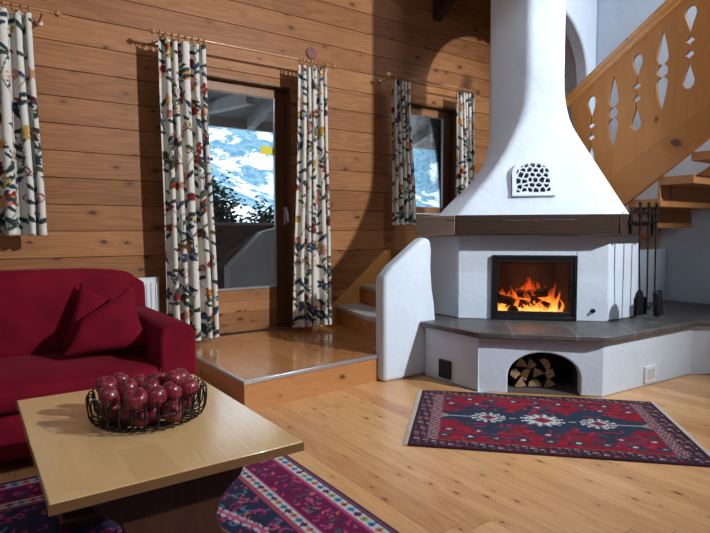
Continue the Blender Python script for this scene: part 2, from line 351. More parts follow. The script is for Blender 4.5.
w2=leaf('window',2,4.16,5.06,1.42,2.69,4.30,4.935,1.49,2.59)
MB().box(4.12,5.10,D-.03,D+.09,1.375,1.405).build('window_sill',M['casing_l'],w2,bevel=.004)
w3=leaf('window',3,-.84,.24,1.38,2.67,-.74,.14,1.46,2.58)
MB().box(-.88,.28,D-.03,D+.09,1.335,1.362).build('window_sill',M['casing_l'],w3,bevel=.004)
for nm,(a,b,c,d) in zip(('trim_1','trim_2','trim_3'),HOLES):
    t=MB(); t.box(a-.001,a+.012,D-.004,D+.09,c,d); t.box(b-.012,b+.001,D-.004,D+.09,c,d); t.box(a+.012,b-.012,D-.004,D+.09,d-.012,d+.001)
    struct(t.build(nm,M['casing'],bevel=.002))
tag(MB().box(2.46,2.60,D+.106,D+.1125,1.975,2.055).build('sticky_note',M['yellow']),'small yellow square of paper stuck on the door glass','note')
# ------------------------------------------------------------------ raster patterns
class Raster:
    def __init__(s,w,h,res,bg): s.res=res; s.W=int(round(w/res)); s.H=int(round(h/res)); s.a=np.empty((s.H,s.W,3)); s.a[:]=bg; s.y,s.x=np.mgrid[0:s.H,0:s.W]; s.x=(s.x+.5)*res; s.y=(s.y+.5)*res
    def ell(s,cx,cy,a,b,ang,col,ring=None):
        r=max(a,b)+s.res; i0,i1=max(0,int((cy-r)/s.res)),min(s.H,int((cy+r)/s.res)+2); j0,j1=max(0,int((cx-r)/s.res)),min(s.W,int((cx+r)/s.res)+2)
        if i0>=i1 or j0>=j1: return
        X=s.x[i0:i1,j0:j1]-cx; Y=s.y[i0:i1,j0:j1]-cy; c,q=math.cos(ang),math.sin(ang)
        d=((X*c+Y*q)/a)**2+((-X*q+Y*c)/b)**2; m=d<1
        if ring: m&=d>ring
        s.a[i0:i1,j0:j1][m]=col
    def dia(s,cx,cy,a,b,col,inner=0):
        d=abs(s.x-cx)/a+abs(s.y-cy)/b; m=(d<1)&(d>=inner); s.a[m]=col
    def line(s,p,q,w,col):
        n=max(2,int(math.hypot(q[0]-p[0],q[1]-p[1])/s.res*1.5))
        for i in range(n+1): t=i/n; s.ell(p[0]+(q[0]-p[0])*t,p[1]+(q[1]-p[1])*t,w,w,0,col)
    def get(s,u,v):
        i=np.clip((v/s.res).astype(int),0,s.H-1); j=np.clip((u/s.res).astype(int),0,s.W-1); return s.a[i,j]
def set_col(me,cols):
    a=me.color_attributes.new('Col','FLOAT_COLOR','POINT'); c=np.ones((len(cols),4),dtype=np.float32); c[:,:3]=cols; a.data.foreach_set('color',c.ravel())
def curtain_art(seed):
    R=random.Random(seed); A=Raster(1.7,2.7,.004,(.66,.63,.57))
    G=(.022,.045,.048); RD=(.22,.015,.018); OR=(.62,.24,.03); BL=(.035,.05,.12); PK=(.50,.22,.17); GO=(.45,.28,.06); G2=(.05,.08,.04)
    for k in range(10):
        cx,cy=R.uniform(0,1.7),R.uniform(0,2.7); A.ell(cx,cy,.06,.04,R.uniform(0,3),(.66,.34,.12) if k%2 else (.60,.42,.30))
    for k in range(14):
        x=.05+k*.12+R.uniform(-.02,.02); y=0; ph=R.uniform(0,6); px,py=x,y; since=0
        while y<2.7:
            y+=.012; since+=.012; nx=x+.065*math.sin(y*5.5+ph)+.02*math.sin(y*17+ph); A.line((px,py),(nx,y),.0034,R.choice((G,G,(.30,.20,.12)))); px,py=nx,y
            if R.random()<.19:
                sgn=R.choice((-1,1)); an=R.uniform(.1,1.0); L=R.uniform(.030,.055); c=R.choice((G,G,G,G,BL,G2))
                A.ell(nx+sgn*L*math.cos(an),y+L*math.sin(an),L,L*.33,sgn*an if sgn>0 else PI-an,c)
            if since>.16 and R.random()<.2:
                since=0; sgn=R.choice((-1,1)); bx=nx+sgn*R.uniform(.05,.09); by=y+R.uniform(.02,.06); A.line((nx,y),(bx,by),.0035,G)
                c=R.choice((RD,OR,BL,PK,GO,RD,RD)); t=R.random()
                if t<.3:
                    for q in range(5): A.ell(bx+.030*math.cos(q*1.257),by+.030*math.sin(q*1.257),.026,.016,q*1.257,c)
                    A.ell(bx,by,.013,.013,0,GO)
                elif t<.6: A.ell(bx,by,.042,.034,0,c); A.ell(bx,by+.018,.026,.010,0,tuple(x*.5 for x in c))
                elif t<.8: A.ell(bx,by,.036,.036,0,c,.5); A.ell(bx,by,.012,.012,0,GO)
                else:
                    for q in range(6): A.ell(bx+R.uniform(-.04,.04),by+R.uniform(-.04,.04),.010,.010,0,c)
    for k in range(26):
        cx=.03+k*.066; s=R.choice((-1,1)); A.ell(cx,.05+R.uniform(0,.08),.055,.018,s*R.uniform(.3,1.1),G)
    return A
ART=[curtain_art(3),curtain_art(11)]
def curtain(label,x0t,x1t,x0b,x1b,zt,zb,y,folds,art,uoff,group,amp=.052):
    t=thing('curtain',((x0b+x1b)/2,y,zb),label,'curtain',group)
    nu,nv=folds*24,int((zt-zb)/.006); vs=[]; us=[]; vv=[]
    rr=random.Random(int(uoff*1000)+folds); ph=[rr.uniform(-.6,.6) for _ in range(folds+2)]; am=[rr.uniform(.65,1.25) for _ in range(folds+2)]
    pt_=(x1b-x0b)/folds; wp_=rr.uniform(0,6)
    def fold(u,v):
        f=u*folds+.16*math.sin(2*PI*u*1.7+wp_)-.16*math.sin(wp_)*(1-u)-.16*math.sin(2*PI*1.7+wp_)*u; f=min(max(f,0),folds-1e-6); k=int(f); fr=f-k
        A=am[k]*(1-fr)+am[k+1]*fr; p=ph[k]*(1-fr)+ph[k+1]*fr; th=2*PI*f+p*.5*v
        return -.095*pt_*math.sin(2*th)+.008*math.sin(PI*f+v*3)*v, amp*A*(.55+.45*v)*math.sin(th)
    arc_=[0.]; pr=None
    for i in range(nu+1):
        dx,w=fold(i/nu,.6); q_=((x1b-x0b)*i/nu+dx,w)
        if pr: arc_.append(arc_[-1]+math.hypot(q_[0]-pr[0],q_[1]-pr[1]))
        pr=q_
    for j in range(nv+1):
        v=j/nv; z=zt+(zb-zt)*v; e=v*v*(3-2*v)
        xa=x0t+(x0b-x0t)*e; xb=x1t+(x1b-x1t)*e
        for i in range(nu+1):
            u=i/nu; dx,w=fold(u,v)
            vs.append((xa+(xb-xa)*u+dx,y+w+.004*math.sin(9*v+u*5),z)); us.append(uoff+arc_[i]*.8); vv.append(z-zb)
    fs=[(j*(nu+1)+i,j*(nu+1)+i+1,(j+1)*(nu+1)+i+1,(j+1)*(nu+1)+i) for j in range(nv) for i in range(nu)]
    me=bpy.data.meshes.new('curtain_cloth'); L=Vector(t.location); me.from_pydata([tuple(Vector(p)-L) for p in vs],[],fs)
    me.materials.append(M['curtain']); set_col(me,art.get(np.abs((np.array(us)+1.69)%3.38-1.69),np.array(vv)))
    for p in me.polygons: p.use_smooth=True
    o=bpy.data.objects.new('curtain_cloth',me); COL.objects.link(o); o.parent=t
    s=o.modifiers.new('s','SOLIDIFY'); s.thickness=.003; s.offset=0
    hd=MB(); n=folds*6
    for j in (0,1):
        pass
    for i in range(folds+3):
        x=x0t+(x1t-x0t)*(i+.0)/(folds+2); x=min(max(x,x0t+.01),x1t-.01)
        ring=[(x+.004*math.cos(a),y-.02+.0*a+.028*math.cos(a),zt+.052+.030*math.sin(a)) for a in [2*PI*k/14 for k in range(14)]]
        ring=[(x,y+.026*math.cos(2*PI*k/14),zt+.030+.026*math.sin(2*PI*k/14)) for k in range(14)]
        MB().tube(ring,.0045,6,closed=True).build('curtain_ring',M['poleW'],t)
    return t
def pole(x0,x1,y,z,label):
    t=thing('curtain_pole',(x0,y,z),label,'curtain pole','wooden curtain poles')
    MB().tube([(x0,y,z),(x1,y,z)],.0115,12).build('pole',M['poleW'],t)
    for x,s in ((x0,-1),(x1,1)):
        MB().lathe([(.0,0),(.016,.002),(.016,.010),(.009,.014),(.009,.022),(.022,.034),(.026,.046),(.021,.058),(.011,.066),(.008,.074),(.001,.078)],(x,y,z),(s,0,0),14).build('finial',M['poleW'],t)
    for x in (x0+.05,x1-.05):
        b=MB(); b.tube([(x,D,z-.01),(x,y+.02,z-.01),(x,y,z-.016)],.008); b.lathe([(.028,0),(.028,.012),(.01,.016)],(x,D-.001,z-.01),(0,-1,0),12); b.build('bracket',M['poleW'],t)
PY=4.80; KS=4.80/4.88; zz=lambda z:1.2+(z-1.2)*KS
pole(1.40*KS,3.10*KS,PY,zz(2.875),'wooden curtain pole with turned finials above the glazed door')
pole(3.90*KS,5.22*KS,PY,zz(2.905),'wooden curtain pole over the small window next to the chimney')
pole(-1.0*KS,.60*KS,PY,zz(2.865),'wooden curtain pole at the left edge above the short curtain by the sofa')
cg='flower print curtains'
curtain('long white curtain with dark leaves and flowers left of the glazed door, above the radiator',1.40*KS,1.80*KS,1.42*KS,1.88*KS,zz(2.83),zz(.24),PY,5,ART[0],0,cg,.056)
curtain('long flower print curtain right of the glazed door, hanging down beside the steps',2.74*KS,3.05*KS,2.66*KS,3.09*KS,zz(2.83),zz(.245),PY,5,ART[1],.1,cg)
curtain('short flower print curtain left of the small window, in shadow above the white wing wall',3.91*KS,4.15*KS,3.93*KS,4.24*KS,zz(2.855),zz(1.27),PY,5,ART[0],.5,cg,.045)
curtain('short sunlit flower print curtain right of the small window, next to the chimney hood',4.91*KS,5.17*KS,4.93*KS,5.20*KS,zz(2.86),zz(1.30),PY,5,ART[1],.7,cg,.045)
curtain('short flower print curtain at the left edge of the picture above the red sofa',.06*KS,.47*KS,.02*KS,.52*KS,zz(2.82),zz(1.18),PY,5,ART[1],.9,cg,.056)
# wall disc, radiator
tag(MB().lathe([(0,0),(.058,0),(.058,.012),(.052,.018),(0,.02)],(2.985,D-.0005,3.02),(0,-1,0),28).build('wall_disc',M['maroon']),'small round maroon disc fixed on the board wall above the curtain pole','disc')
rd=thing('radiator',(1.0,4.95,.25),'white panel radiator on the wall behind the sofa arm','radiator')
MB().box(.30,1.37,4.93,4.99,.28,.80).build('radiator_body',M['white_metal'],rd,bevel=.006)
rb=MB()
for i in range(27): rb.box(.31+i*.0395,.335+i*.0395,4.918,4.932,.31,.77)
rb.build('fin_panel',M['white_metal'],rd,bevel=.005)
for bx_ in (.45,1.2): MB().box(bx_,bx_+.04,4.99,D-.0008,.35,.7).build('wall_bracket',M['white_metal'],rd)
g=MB(); g.box(.298,1.372,4.925,4.995,.80,.812); g.build('top_grille',M['white_metal'],rd,bevel=.003)
# ------------------------------------------------------------------ fireplace
F=thing('fireplace',(3.9,2.9,0),'white plastered corner fireplace with tall hood, dark oak mantel beam and slate bench','fireplace')
BF=[(3.11,3.455),(3.11,2.86),(3.73,2.24),(4.94,2.18),(5.55,1.57),(6.145,1.57)]
def facet(mb,p,q,z0,z1,th,arch=None):
    P=Vector((*p,0)); Q=Vector((*q,0)); L=(Q-P).length; d=(Q-P)/L; n=Vector((-d.y,d.x,0))  # inward (left of travel)
    pts=[(0,z0)]
    if arch:
        c,w,hh=arch; pts+=[(c-w,z0)]+[(c-w*math.cos(a),z0+hh*.42+hh*.58*math.sin(a)) for a in [PI*i/18 for i in range(19)]]+[(c+w,z0)]
    pts+=[(L,z0),(L,z1),(0,z1)]
    mb.prism([P+d*s+Vector((0,0,z)) for s,z in pts],n*th); return P,d,n,L
b=MB()
facet(b,BF[0],BF[1],0,.415,.1)
fp=facet(b,BF[1],BF[2],0,.415,.1,(.47,.255,.31))
facet(b,BF[2],BF[3],0,.415,.1)
fp2=facet(b,BF[3],BF[4],0,.415,.1,(.42,.25,.29))
facet(b,BF[4],BF[5],0,.415,.1)
b.build('bench_base',M['plaster'],F,bevel=.012,seg=3)
def vault(fp,c,w,hh,depth):
    P,d,n,L=fp; m=MB(); rings=[]
    for k in (0.02,1):
        rings.append([P+d*(c-w-.004)+n*(k*depth)+Vector((0,0,.004))]+[P+d*(c-(w+.004)*math.cos(a))+n*(k*depth)+Vector((0,0,hh*.42+(hh*.58+.004)*math.sin(a))) for a in [PI*i/18 for i in range(19)]]+[P+d*(c+w+.004)+n*(k*depth)+Vector((0,0,.004))])
    m.loft(rings,cap=False,closed=True); n_=len(rings[1]); m.add(rings[1],[tuple(range(n_))]); return m
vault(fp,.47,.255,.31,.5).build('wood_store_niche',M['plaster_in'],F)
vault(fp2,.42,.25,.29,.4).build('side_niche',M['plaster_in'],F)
sl=[(3.06,3.455),(3.06,2.835),(3.08,2.80),(3.66,2.20),(3.72,2.17),(4.92,2.125),(5.53,1.52),(6.145,1.52),(6.145,2.995),(3.9,2.995),(3.9,3.60),(3.45,3.9),(3.27,3.9),(3.27,3.455)]
MB().prism([(x,y,.415) for x,y in sl],(0,0,.042)).build('hearth_slab',M['slate'],F,bevel=.008)
# chimney breast with a rectangular opening for the insert
C1=Vector((3.435,3.395,0)); C2=Vector((4.285,2.545,0)); dd=(C2-C1).normalized(); nn=Vector((-dd.y,dd.x,0)); LL=(C2-C1).length
def onf(s,z,o=0): return C1+dd*s+nn*o+Vector((0,0,z))
s0=(Vector((3.633,3.197,0))-C1).length; s1=(Vector((4.110,2.720,0))-C1).length
z0,z1=.457,.995; Z0,Z1=.457,1.165
c=MB()
c.prism([onf(0,Z0),onf(s0,Z0),onf(s0,Z1),onf(0,Z1)],nn*.1)
c.prism([onf(s1,Z0),onf(LL,Z0),onf(LL,Z1),onf(s1,Z1)],nn*.1)
c.prism([onf(s0,z1),onf(s1,z1),onf(s1,Z1),onf(s0,Z1)],nn*.1)
c.build('chimney_breast',M['plaster'],F,bevel=.006)
c=MB(); c.box(3.435,3.53,3.39,3.9,Z0,Z1); c.build('breast_left_side',M['plaster'],F,bevel=.015)
c=MB(); c.box(4.28,4.75,2.545,2.64,Z0,Z1); c.box(4.66,4.75,2.6,2.99,Z0,Z1); c.build('breast_right_side',M['plaster'],F,bevel=.015)
# firebox
fb=MB(); dp=.42
fb.add([onf(s0+.01,z0,.1),onf(s1-.01,z0,.1),onf(s1-.01,z1,.1),onf(s0+.01,z1,.1),onf(s0+.1,z0,dp),onf(s1-.1,z0,dp),onf(s1-.1,z1,dp),onf(s0+.1,z1,dp)],[(0,1,5,4),(3,7,6,2),(0,4,7,3),(1,2,6,5),(4,5,6,7)])
fb.build('firebox',M['firebrick'],F,smooth=False)
def frame(mb,a0,a1,b0,b1,w,wb,o0,o1):
    for (p,q,r,s) in ((a0,a0+w,b0,b1),(a1-w,a1,b0,b1),(a0+w,a1-w,b1-w,b1),(a0+w,a1-w,b0,b0+wb)):
        mb.prism([onf(p,r,o0),onf(q,r,o0),onf(q,s,o0),onf(p,s,o0)],nn*(o1-o0))
f=MB(); frame(f,s0-.004,s1+.004,z0+.002,z1+.002,.026,.03,-.028,.08)
ins=f.build('fireplace_insert',M['ironmatte'],F,bevel=.004)
f=MB(); frame(f,s0+.024,s1-.024,z0+.034,z1-.026,.026,.038,-.02,.02); f.build('glass_door_frame',M['ironmatte'],ins,bevel=.003)
MB().prism([onf(s0+.045,z0+.06,0),onf(s1-.045,z0+.06,0),onf(s1-.045,z1-.045,0),onf(s0+.045,z1-.045,0)],nn*.005).build('glass_pane',M['fglass'],ins,smooth=False)
k=MB(); k.tube([onf(s1-.012,.66,-.03),onf(s1-.012,.66,-.055),onf(s1-.012,.72,-.06),onf(s1-.012,.78,-.055),onf(s1-.012,.78,-.03)],.007); k.build('door_handle',M['iron'],ins)
k=MB(); k.lathe([(0,0),(.018,0),(.018,.012),(.011,.016),(.011,.035),(0,.036)],onf((Vector((4.205,2.625,0))-C1).length,.545,0),-nn,16); k.build('damper_knob',M['iron'],F)
# mantel beam: front and two returns
B1=Vector((3.30,3.30,0)); B2=Vector((4.19,2.41,0))
MB().prism([(3.303,3.297,1.17),(4.19,2.41,1.17),(4.31,2.53,1.17),(3.42,3.42,1.17)],(0,0,.16)).build('mantel_beam',M['mantel'],F,bevel=.006)
MB().prism([(3.298,3.30,1.17),(3.415,3.42,1.17),(3.43,3.79,1.17),(3.298,3.79,1.17)],(0,0,.16)).build('mantel_return',M['mantel_side'],F,bevel=.006)
m_=MB().prism([(4.192,2.405,1.17),(4.77,2.405,1.17),(4.77,2.54,1.17),(4.325,2.54,1.17)],(0,0,.16)).build('mantel_return',M['mantel'],F,bevel=.006)
# crack along the beam
MB().tube([onf(-.12+.02+i*.09,1.288+.006*math.sin(i*1.7),-.163-.0) for i in range(13)],.0035,6).build('beam_crack',M['ironmatte'],F)
# hood and flue
bot=[(3.34,3.56),(3.34,3.31),(4.15,2.50),(4.46,2.47),(4.70,3.0),(4.2,3.65)]
top=[(3.95,3.55),(3.95,3.10),(4.155,2.895),(4.37,3.08),(4.56,3.3),(4.42,3.55)]
prof=[(1.33,0),(1.40,.10),(1.475,.20),(1.60,.335),(1.74,.475),(1.88,.60),(2.0,.71),(2.10,.80),(2.2,.885),(2.3,.945),(2.42,.985),(2.6,1.0),(3.3,1.0),(4.745,1.0)]
def dens(poly,k,rnd):
    out=[]; n=len(poly)
    for i in range(n):
        a=Vector(poly[i-1]); b_=Vector(poly[i]); c_=Vector(poly[(i+1)%n]); r=min(rnd,(a-b_).length*.4,(c_-b_).length*.4)
        p=b_+(a-b_).normalized()*r; q=b_+(c_-b_).normalized()*r
        for t in range(k+1): u=t/k; out.append((p*(1-u)+b_*u)*(1-u)+(b_*(1-u)+q*u)*u)
    return out
bd=dens(bot,4,.03); td=dens(top,4,.05); rings=[]
PL=[(1.33,0),(1.40,.13),(1.466,.27),(1.55,.47),(1.632,.64),(1.756,.83),(1.9,.94),(2.05,1),(4.8,1)]
PR=[(1.33,0),(1.77,.47),(1.98,.70),(2.15,.88),(2.25,.95),(2.38,.99),(2.5,1),(4.8,1)]
def itp(P_,z):
    for (a,wa),(b_,wb_) in zip(P_,P_[1:]):
        if a<=z<=b_: return wa+(wb_-wa)*(z-a)/(b_-a)
ZS=[1.33,1.36,1.40,1.44,1.48,1.53,1.58,1.64,1.70,1.76,1.83,1.90,1.98,2.06,2.14,2.22,2.30,2.38,2.48,2.7,3.3,4.745]
def wz(z): return .35*itp(PL,z)+.65*itp(PR,z)
for z in ZS:
    wl,wr=itp(PL,z),itp(PR,z); wm=wz(z); ws=[wl,wm,wr,wr,wr,wl]
    rings.append([(a.x*(1-ws[i//5])+b_.x*ws[i//5],a.y*(1-ws[i//5])+b_.y*ws[i//5],z) for i,(a,b_) in enumerate(zip(bd,td))])
hood=MB().loft(rings).build('hood',M['plaster'],F,angle=60)
# fretwork vent on the hood
def shape2d(outer,holes,th):
    cu=bpy.data.curves.new('c','CURVE'); cu.dimensions='2D'; cu.fill_mode='BOTH'; cu.extrude=th/2
    for pl_ in [outer]+holes:
        s=cu.splines.new('POLY'); s.points.add(len(pl_)-1); s.use_cyclic_u=True
        for p,q in zip(s.points,pl_): p.co=(q[0],q[1],0,1)
    ob=bpy.data.objects.new('c',cu); COL.objects.link(ob); dg=bpy.context.evaluated_depsgraph_get(); me=bpy.data.meshes.new_from_object(ob.evaluated_get(dg)); bpy.data.objects.remove(ob); return me
gc=Vector((3.82,2.975,0))
# hood face slope around the vent
def hoodpt(s,z):  # s along dd from mid, returns point on front facet
    w=(wz(z)+itp(PR,z))/2
    k=((3.34+3.31)*(1-w)+(3.95+3.10)*w); base=Vector((k/2,k/2,z)); return base+dd*s
pa=hoodpt(0,1.48); pb=hoodpt(0,1.75); upv=(pb-pa).normalized(); outn=dd.cross(upv).normalized()
if outn.dot(Vector((-1,-1,0)))<0: outn=-outn
W,Hh=.165,.315
out=[(-W,0),(W,0),(W,.20)]+[(W*math.cos(a),.20+(Hh-.20)*math.sin(a)) for a in [PI*i/14 for i in range(1,14)]]+[(-W,.20)]
R=random.Random(5); holes=[]
def clip(poly,a,b_,c_):
    res=[]
    for k in range(len(poly)):
        p,q=poly[k-1],poly[k]; dp_=a*p[0]+b_*p[1]-c_; dq=a*q[0]+b_*q[1]-c_
        if (dp_<0)!=(dq<0): u_=dp_/(dp_-dq); res.append((p[0]+(q[0]-p[0])*u_,p[1]+(q[1]-p[1])*u_))
        if dq<0: res.append(q)
    return res
seeds=[(-.15+q*.05+(.024 if r%2 else 0)+R.uniform(-.013,.013),.0+r*.044+R.uniform(-.012,.012)) for r in range(-1,9) for q in range(7)]
inner=[(-.132,.028),(.132,.028),(.132,.19)]+[(.132*math.cos(a),.19+.095*math.sin(a)) for a in [PI*k/14 for k in range(1,14)]]+[(-.132,.19)]
for sx,sy in seeds:
    pg=inner
    for ox,oy in seeds:
        if (ox,oy)==(sx,sy): continue
        nx_,ny_=ox-sx,oy-sy; l_=math.hypot(nx_,ny_); nx_/=l_; ny_/=l_
        pg=clip(pg,nx_,ny_,nx_*(sx+ox)/2+ny_*(sy+oy)/2-.0055)
        if len(pg)<3: break
    if len(pg)>=3:
        ar=abs(sum(pg[k-1][0]*pg[k][1]-pg[k][0]*pg[k-1][1] for k in range(len(pg))))/2
        if ar>1.2e-4: holes.append(pg)
me=shape2d(out,holes,.022); me.materials.append(M['plaster'])
gcen=hoodpt((Vector((3.80,2.92,0))-Vector((3.36,3.36,0))).dot(dd),1.475)
s_g=(Vector((3.80,2.92,0))-Vector((3.36,3.36,0))).dot(dd)
gcen=hoodpt(s_g,1.478)+outn*.014
Mt=Matrix((( dd.x,upv.x,outn.x),(dd.y,upv.y,outn.y),(dd.z,upv.z,outn.z)))
loc=WLOC[F.name]
for v in me.vertices: v.co=gcen+Mt@v.co-loc
vg=bpy.data.objects.new('vent_fretwork',me); COL.objects.link(vg); vg.parent=F
bk=MB(); bk.obox(gcen+upv*.145-outn*.0125,(.14,.125,.001),Mt); bk.build('vent_backing',M['ironmatte'],F,smooth=False)
bk=MB(); bk.obox(gcen+upv*.004-outn*.002,(.170,.008,.016),Mt); bk.build('vent_ledge',M['plaster'],F,bevel=.003)
# ash door on the left facet, white grille on the right facet
MB().box(3.095,3.112,3.14,3.27,.03,.175).build('ash_door',M['iron'],F,bevel=.003)
g=MB(); 
for a,b_,c_,d_ in ((4.24,4.262,.03,.155),(4.378,4.40,.03,.155),(4.262,4.378,.133,.155),(4.262,4.378,.03,.05)): g.box(a,b_,2.196,2.222,c_,d_)
for i in range(6): g.box(4.262,4.378,2.198,2.206,.056+i*.0135,.063+i*.0135)
g.build('vent_grille',M['white_metal'],F)
MB().box(4.262,4.378,2.2065,2.21,.05,.133).build('grille_backing',M['ironmatte'],F)
# fire: charred logs, embers, flames
def logm(c,dirv,L,r,seed,split=False,n=12):
    R=random.Random(seed); d=Vector(dirv).normalized(); u=d.orthogonal().normalized(); w=d.cross(u); rings=[]
    off=[R.uniform(.85,1.12) for _ in range(n)]; a0=R.uniform(0,6)
    for k in range(9):
        t=k/8-.5; rings.append([Vector(c)+d*(t*L)+(u*math.cos(2*PI*i/n)+w*math.sin(2*PI*i/n))*r*off[i]*(1+.06*math.sin(k*2+i)) for i in range(n)])
    return MB().loft(rings)
def fo(s,z,o): return onf(s0+s,z,o)
fl_=[((.22,.575,.22),(dd*1+Vector((0,0,-.25))+nn*.3),.34,.040,'charred log leaning from the left, lowest in the fire'),
     ((.36,.655,.24),(dd*1+Vector((0,0,.12))-nn*.3),.26,.037,'charred log lying on top across the fire'),
     ((.43,.565,.26),(dd*.5-nn*.8+Vector((0,0,-.15))),.20,.037,'charred log end pointing out at the right of the fire'),
     ((.17,.525,.17),(dd*.3-nn*.9),.20,.033,'small charred log at the front left of the fire')]
for i,((s,z,o),dv,L,r,lb) in enumerate(fl_):
    c=fo(s,z,o); ob=logm(c,dv,L,r,i).build('burning_log',M['char'],None,loc=c); tag(ob,lb,'log','burning logs')
eb=MB(); R=random.Random(9)
for i in range(90):
    c=fo(R.uniform(.10,.56),.472+R.uniform(0,.035),R.uniform(.12,.36)); eb.lathe([(0,-.014),(.012,-.008),(.016,0),(.011,.01),(0,.014)],c,(R.uniform(-1,1),R.uniform(-1,1),R.uniform(.2,1)),5)
tag(eb.build('embers',M['ember']),'bed of glowing embers under the burning logs','embers',kind='stuff')
def tongue(mb,c,h,r,seed):
    R=random.Random(seed); p1=R.uniform(0,6); p2=R.uniform(0,6); rings=[]; n=10
    for k in range(13):
        t=k/12; rr=r*math.sin(PI*min(1,.18+t*.82))**.8*(1-t*.45)+.0008
        ox=.030*math.sin(p1+t*4.5)*t; oy=.02*math.sin(p2+t*5)*t
        rings.append([Vector(c)+dd*(ox+rr*math.cos(2*PI*i/n))+nn*(oy+rr*.6*math.sin(2*PI*i/n))+Vector((0,0,t*h)) for i in range(n)])
    mb.loft(rings)
fm=MB()
for i,(s,o,zb,h,r) in enumerate([(.10,.25,.48,.16,.035),(.14,.28,.49,.22,.04),(.19,.2,.52,.21,.035),(.24,.3,.5,.20,.05),(.30,.28,.58,.22,.05),(.345,.26,.64,.22,.045),(.38,.3,.62,.26,.04),(.42,.2,.5,.12,.05),(.49,.22,.49,.20,.045),(.53,.26,.48,.27,.04),(.56,.2,.48,.2,.03),(.30,.15,.485,.09,.045),(.36,.16,.49,.09,.05),(.23,.14,.48,.07,.04),(.46,.30,.5,.22,.05),(.12,.18,.48,.11,.03)]):
    tongue(fm,fo(s,zb,o),h,r*.8,i+20); tongue(fm,fo(s+.022,zb,o-.05),h*.72,r*.6,i+60); tongue(fm,fo(s-.02,zb-.005,o+.03),h*.85,r*.55,i+90)
fo_=fm.build('flames',M['flame'],None,loc=fo(.3,.48,.25)); tag(fo_,'orange flames rising around the logs behind the stove glass','fire',kind='stuff')
# firewood in the niche
P,d,n_,L=fp; R=random.Random(4)
def wedge(poly,c,ang,L=.3):
    ca,sa=math.cos(ang),math.sin(ang); return [(c[0]+x*ca-y*sa,c[1]+x*sa+y*ca) for x,y in poly]
tri=[(-.05,-.03),(-.01,-.042),(.048,-.03),(.01,.048)]; half=[(-.055,-.02),(.055,-.02),(.045,.018),(.02,.036),(-.02,.038),(-.045,.02)]; qd=[(-.035,-.035),(.03,-.038),(.04,.02),(.0,.042),(-.035,.02)]
lay=[(tri,-.13,.045,.1,'bottom left'),(half,-.02,.032,.05,'bottom middle'),(tri,.085,.045,.3,'bottom right'),(qd,-.17,.115,.9,'at the left edge, second row'),(half,-.085,.105,1.2,'left of the middle, second row'),(tri,.0,.112,2.6,'in the middle, second row'),(qd,.085,.125,.5,'right, second row'),(tri,-.125,.185,2.2,'at the top left, leaning on the niche side'),(tri,-.05,.185,.4,'at the top, left of the middle'),(half,.05,.197,-.9,'topmost at the right of the pile')]
for i,(pg,s,z,a,lb) in enumerate(lay):
    cen=P+d*(.47-.02+s)+n_*(.14+.02*(i%3))+Vector((0,0,z)); q=wedge([(x*.92,y*.92) for x,y in pg],(0,0),a)
    q=[cen+d*x+Vector((0,0,y)) for x,y in q]
    mb=MB().prism(q,n_*.30); ob=mb.build('firewood_log',[M['logbark'],M['mortar']],None,loc=cen,bevel=.003)
    for pgn in ob.data.polygons:
        if abs(pgn.normal.dot(n_))>.9: pgn.material_index=1
    tag(ob,'split firewood log '+lb+' of the niche','firewood','firewood in the arched niche')
# tool set
ts=thing('fire_tool_rack',(4.5,2.40,1.15),'black wrought iron tool rack fixed to the right end of the mantel beam','tool rack')
r=MB(); r.box(4.30,4.70,2.385,2.402,1.25,1.275); r.box(4.32,4.345,2.385,2.402,1.17,1.36); r.box(4.655,4.68,2.385,2.402,1.17,1.36)
for x in (4.37,4.50,4.62): r.tube([(x,2.39,1.262),(x,2.35,1.255),(x,2.335,1.275)],.007)
r.tube([(4.33,2.39,1.36),(4.42,2.385,1.385),(4.5,2.385,1.33),(4.58,2.385,1.385),(4.67,2.39,1.36)],.008)
r.build('rack_bar',M['iron'],ts,bevel=.002)
def tool(x,zb,kind,label,name,cat):
    t=thing(name,(x,2.345,zb),label,cat,'hanging fire irons'); y=2.345
    h=MB(); h.tube([(x,y,1.32),(x+.004,y,1.0),(x+(.02 if kind==0 else .0),y-.005,zb+.20)],.0068); h.lathe([(.004,0),(.011,.01),(.013,.05),(.009,.09),(.015,.10),(.011,.125),(0,.13)],(x,y,1.30),(0,0,1),12); h.build('shaft',M['iron'],t)
    if kind==0:
        s=MB(); s.prism([(x-.055,y,zb+.01),(x+.085,y,zb),(x+.09,y,zb+.14),(x+.06,y,zb+.20),(x+.015,y,zb+.215),(x-.03,y,zb+.19),(x-.058,y,zb+.14)],(0,-.006,0)); s.box(x-.06,x-.054,y-.03,y,zb+.01,zb+.15); s.box(x+.084,x+.09,y-.03,y,zb+.01,zb+.15); s.build('shovel_blade',M['iron'],t,bevel=.002)
    elif kind==1:
        s=MB(); s.tube([(x,y-.005,zb+.21),(x,y-.005,zb+.03),(x+.02,y-.01,zb+.0),(x+.04,y-.02,zb+.04)],.007); s.build('poker_hook',M['iron'],t)
    else:
        s=MB(); A=Vector((x+.01,y-.005,zb+.22)); Bv=Vector((x+.05,y-.01,zb+.03)); dv=(Bv-A).normalized(); Mx=Matrix.Rotation(-.14,3,'Y')
        s.obox((x+.045,y-.012,zb+.10),(.048,.022,.105),Mx); s.build('brush_head',M['ironmatte'],t,bevel=.012)
tool(4.37,.52,0,'long black fire shovel hanging at the left of the tool rack','fire_shovel','shovel')
tool(4.50,.56,1,'thin black poker hanging between the shovel and the brush','fire_poker','poker')
tool(4.62,.50,2,'black hearth brush hanging at the right of the tool rack','hearth_brush','brush')
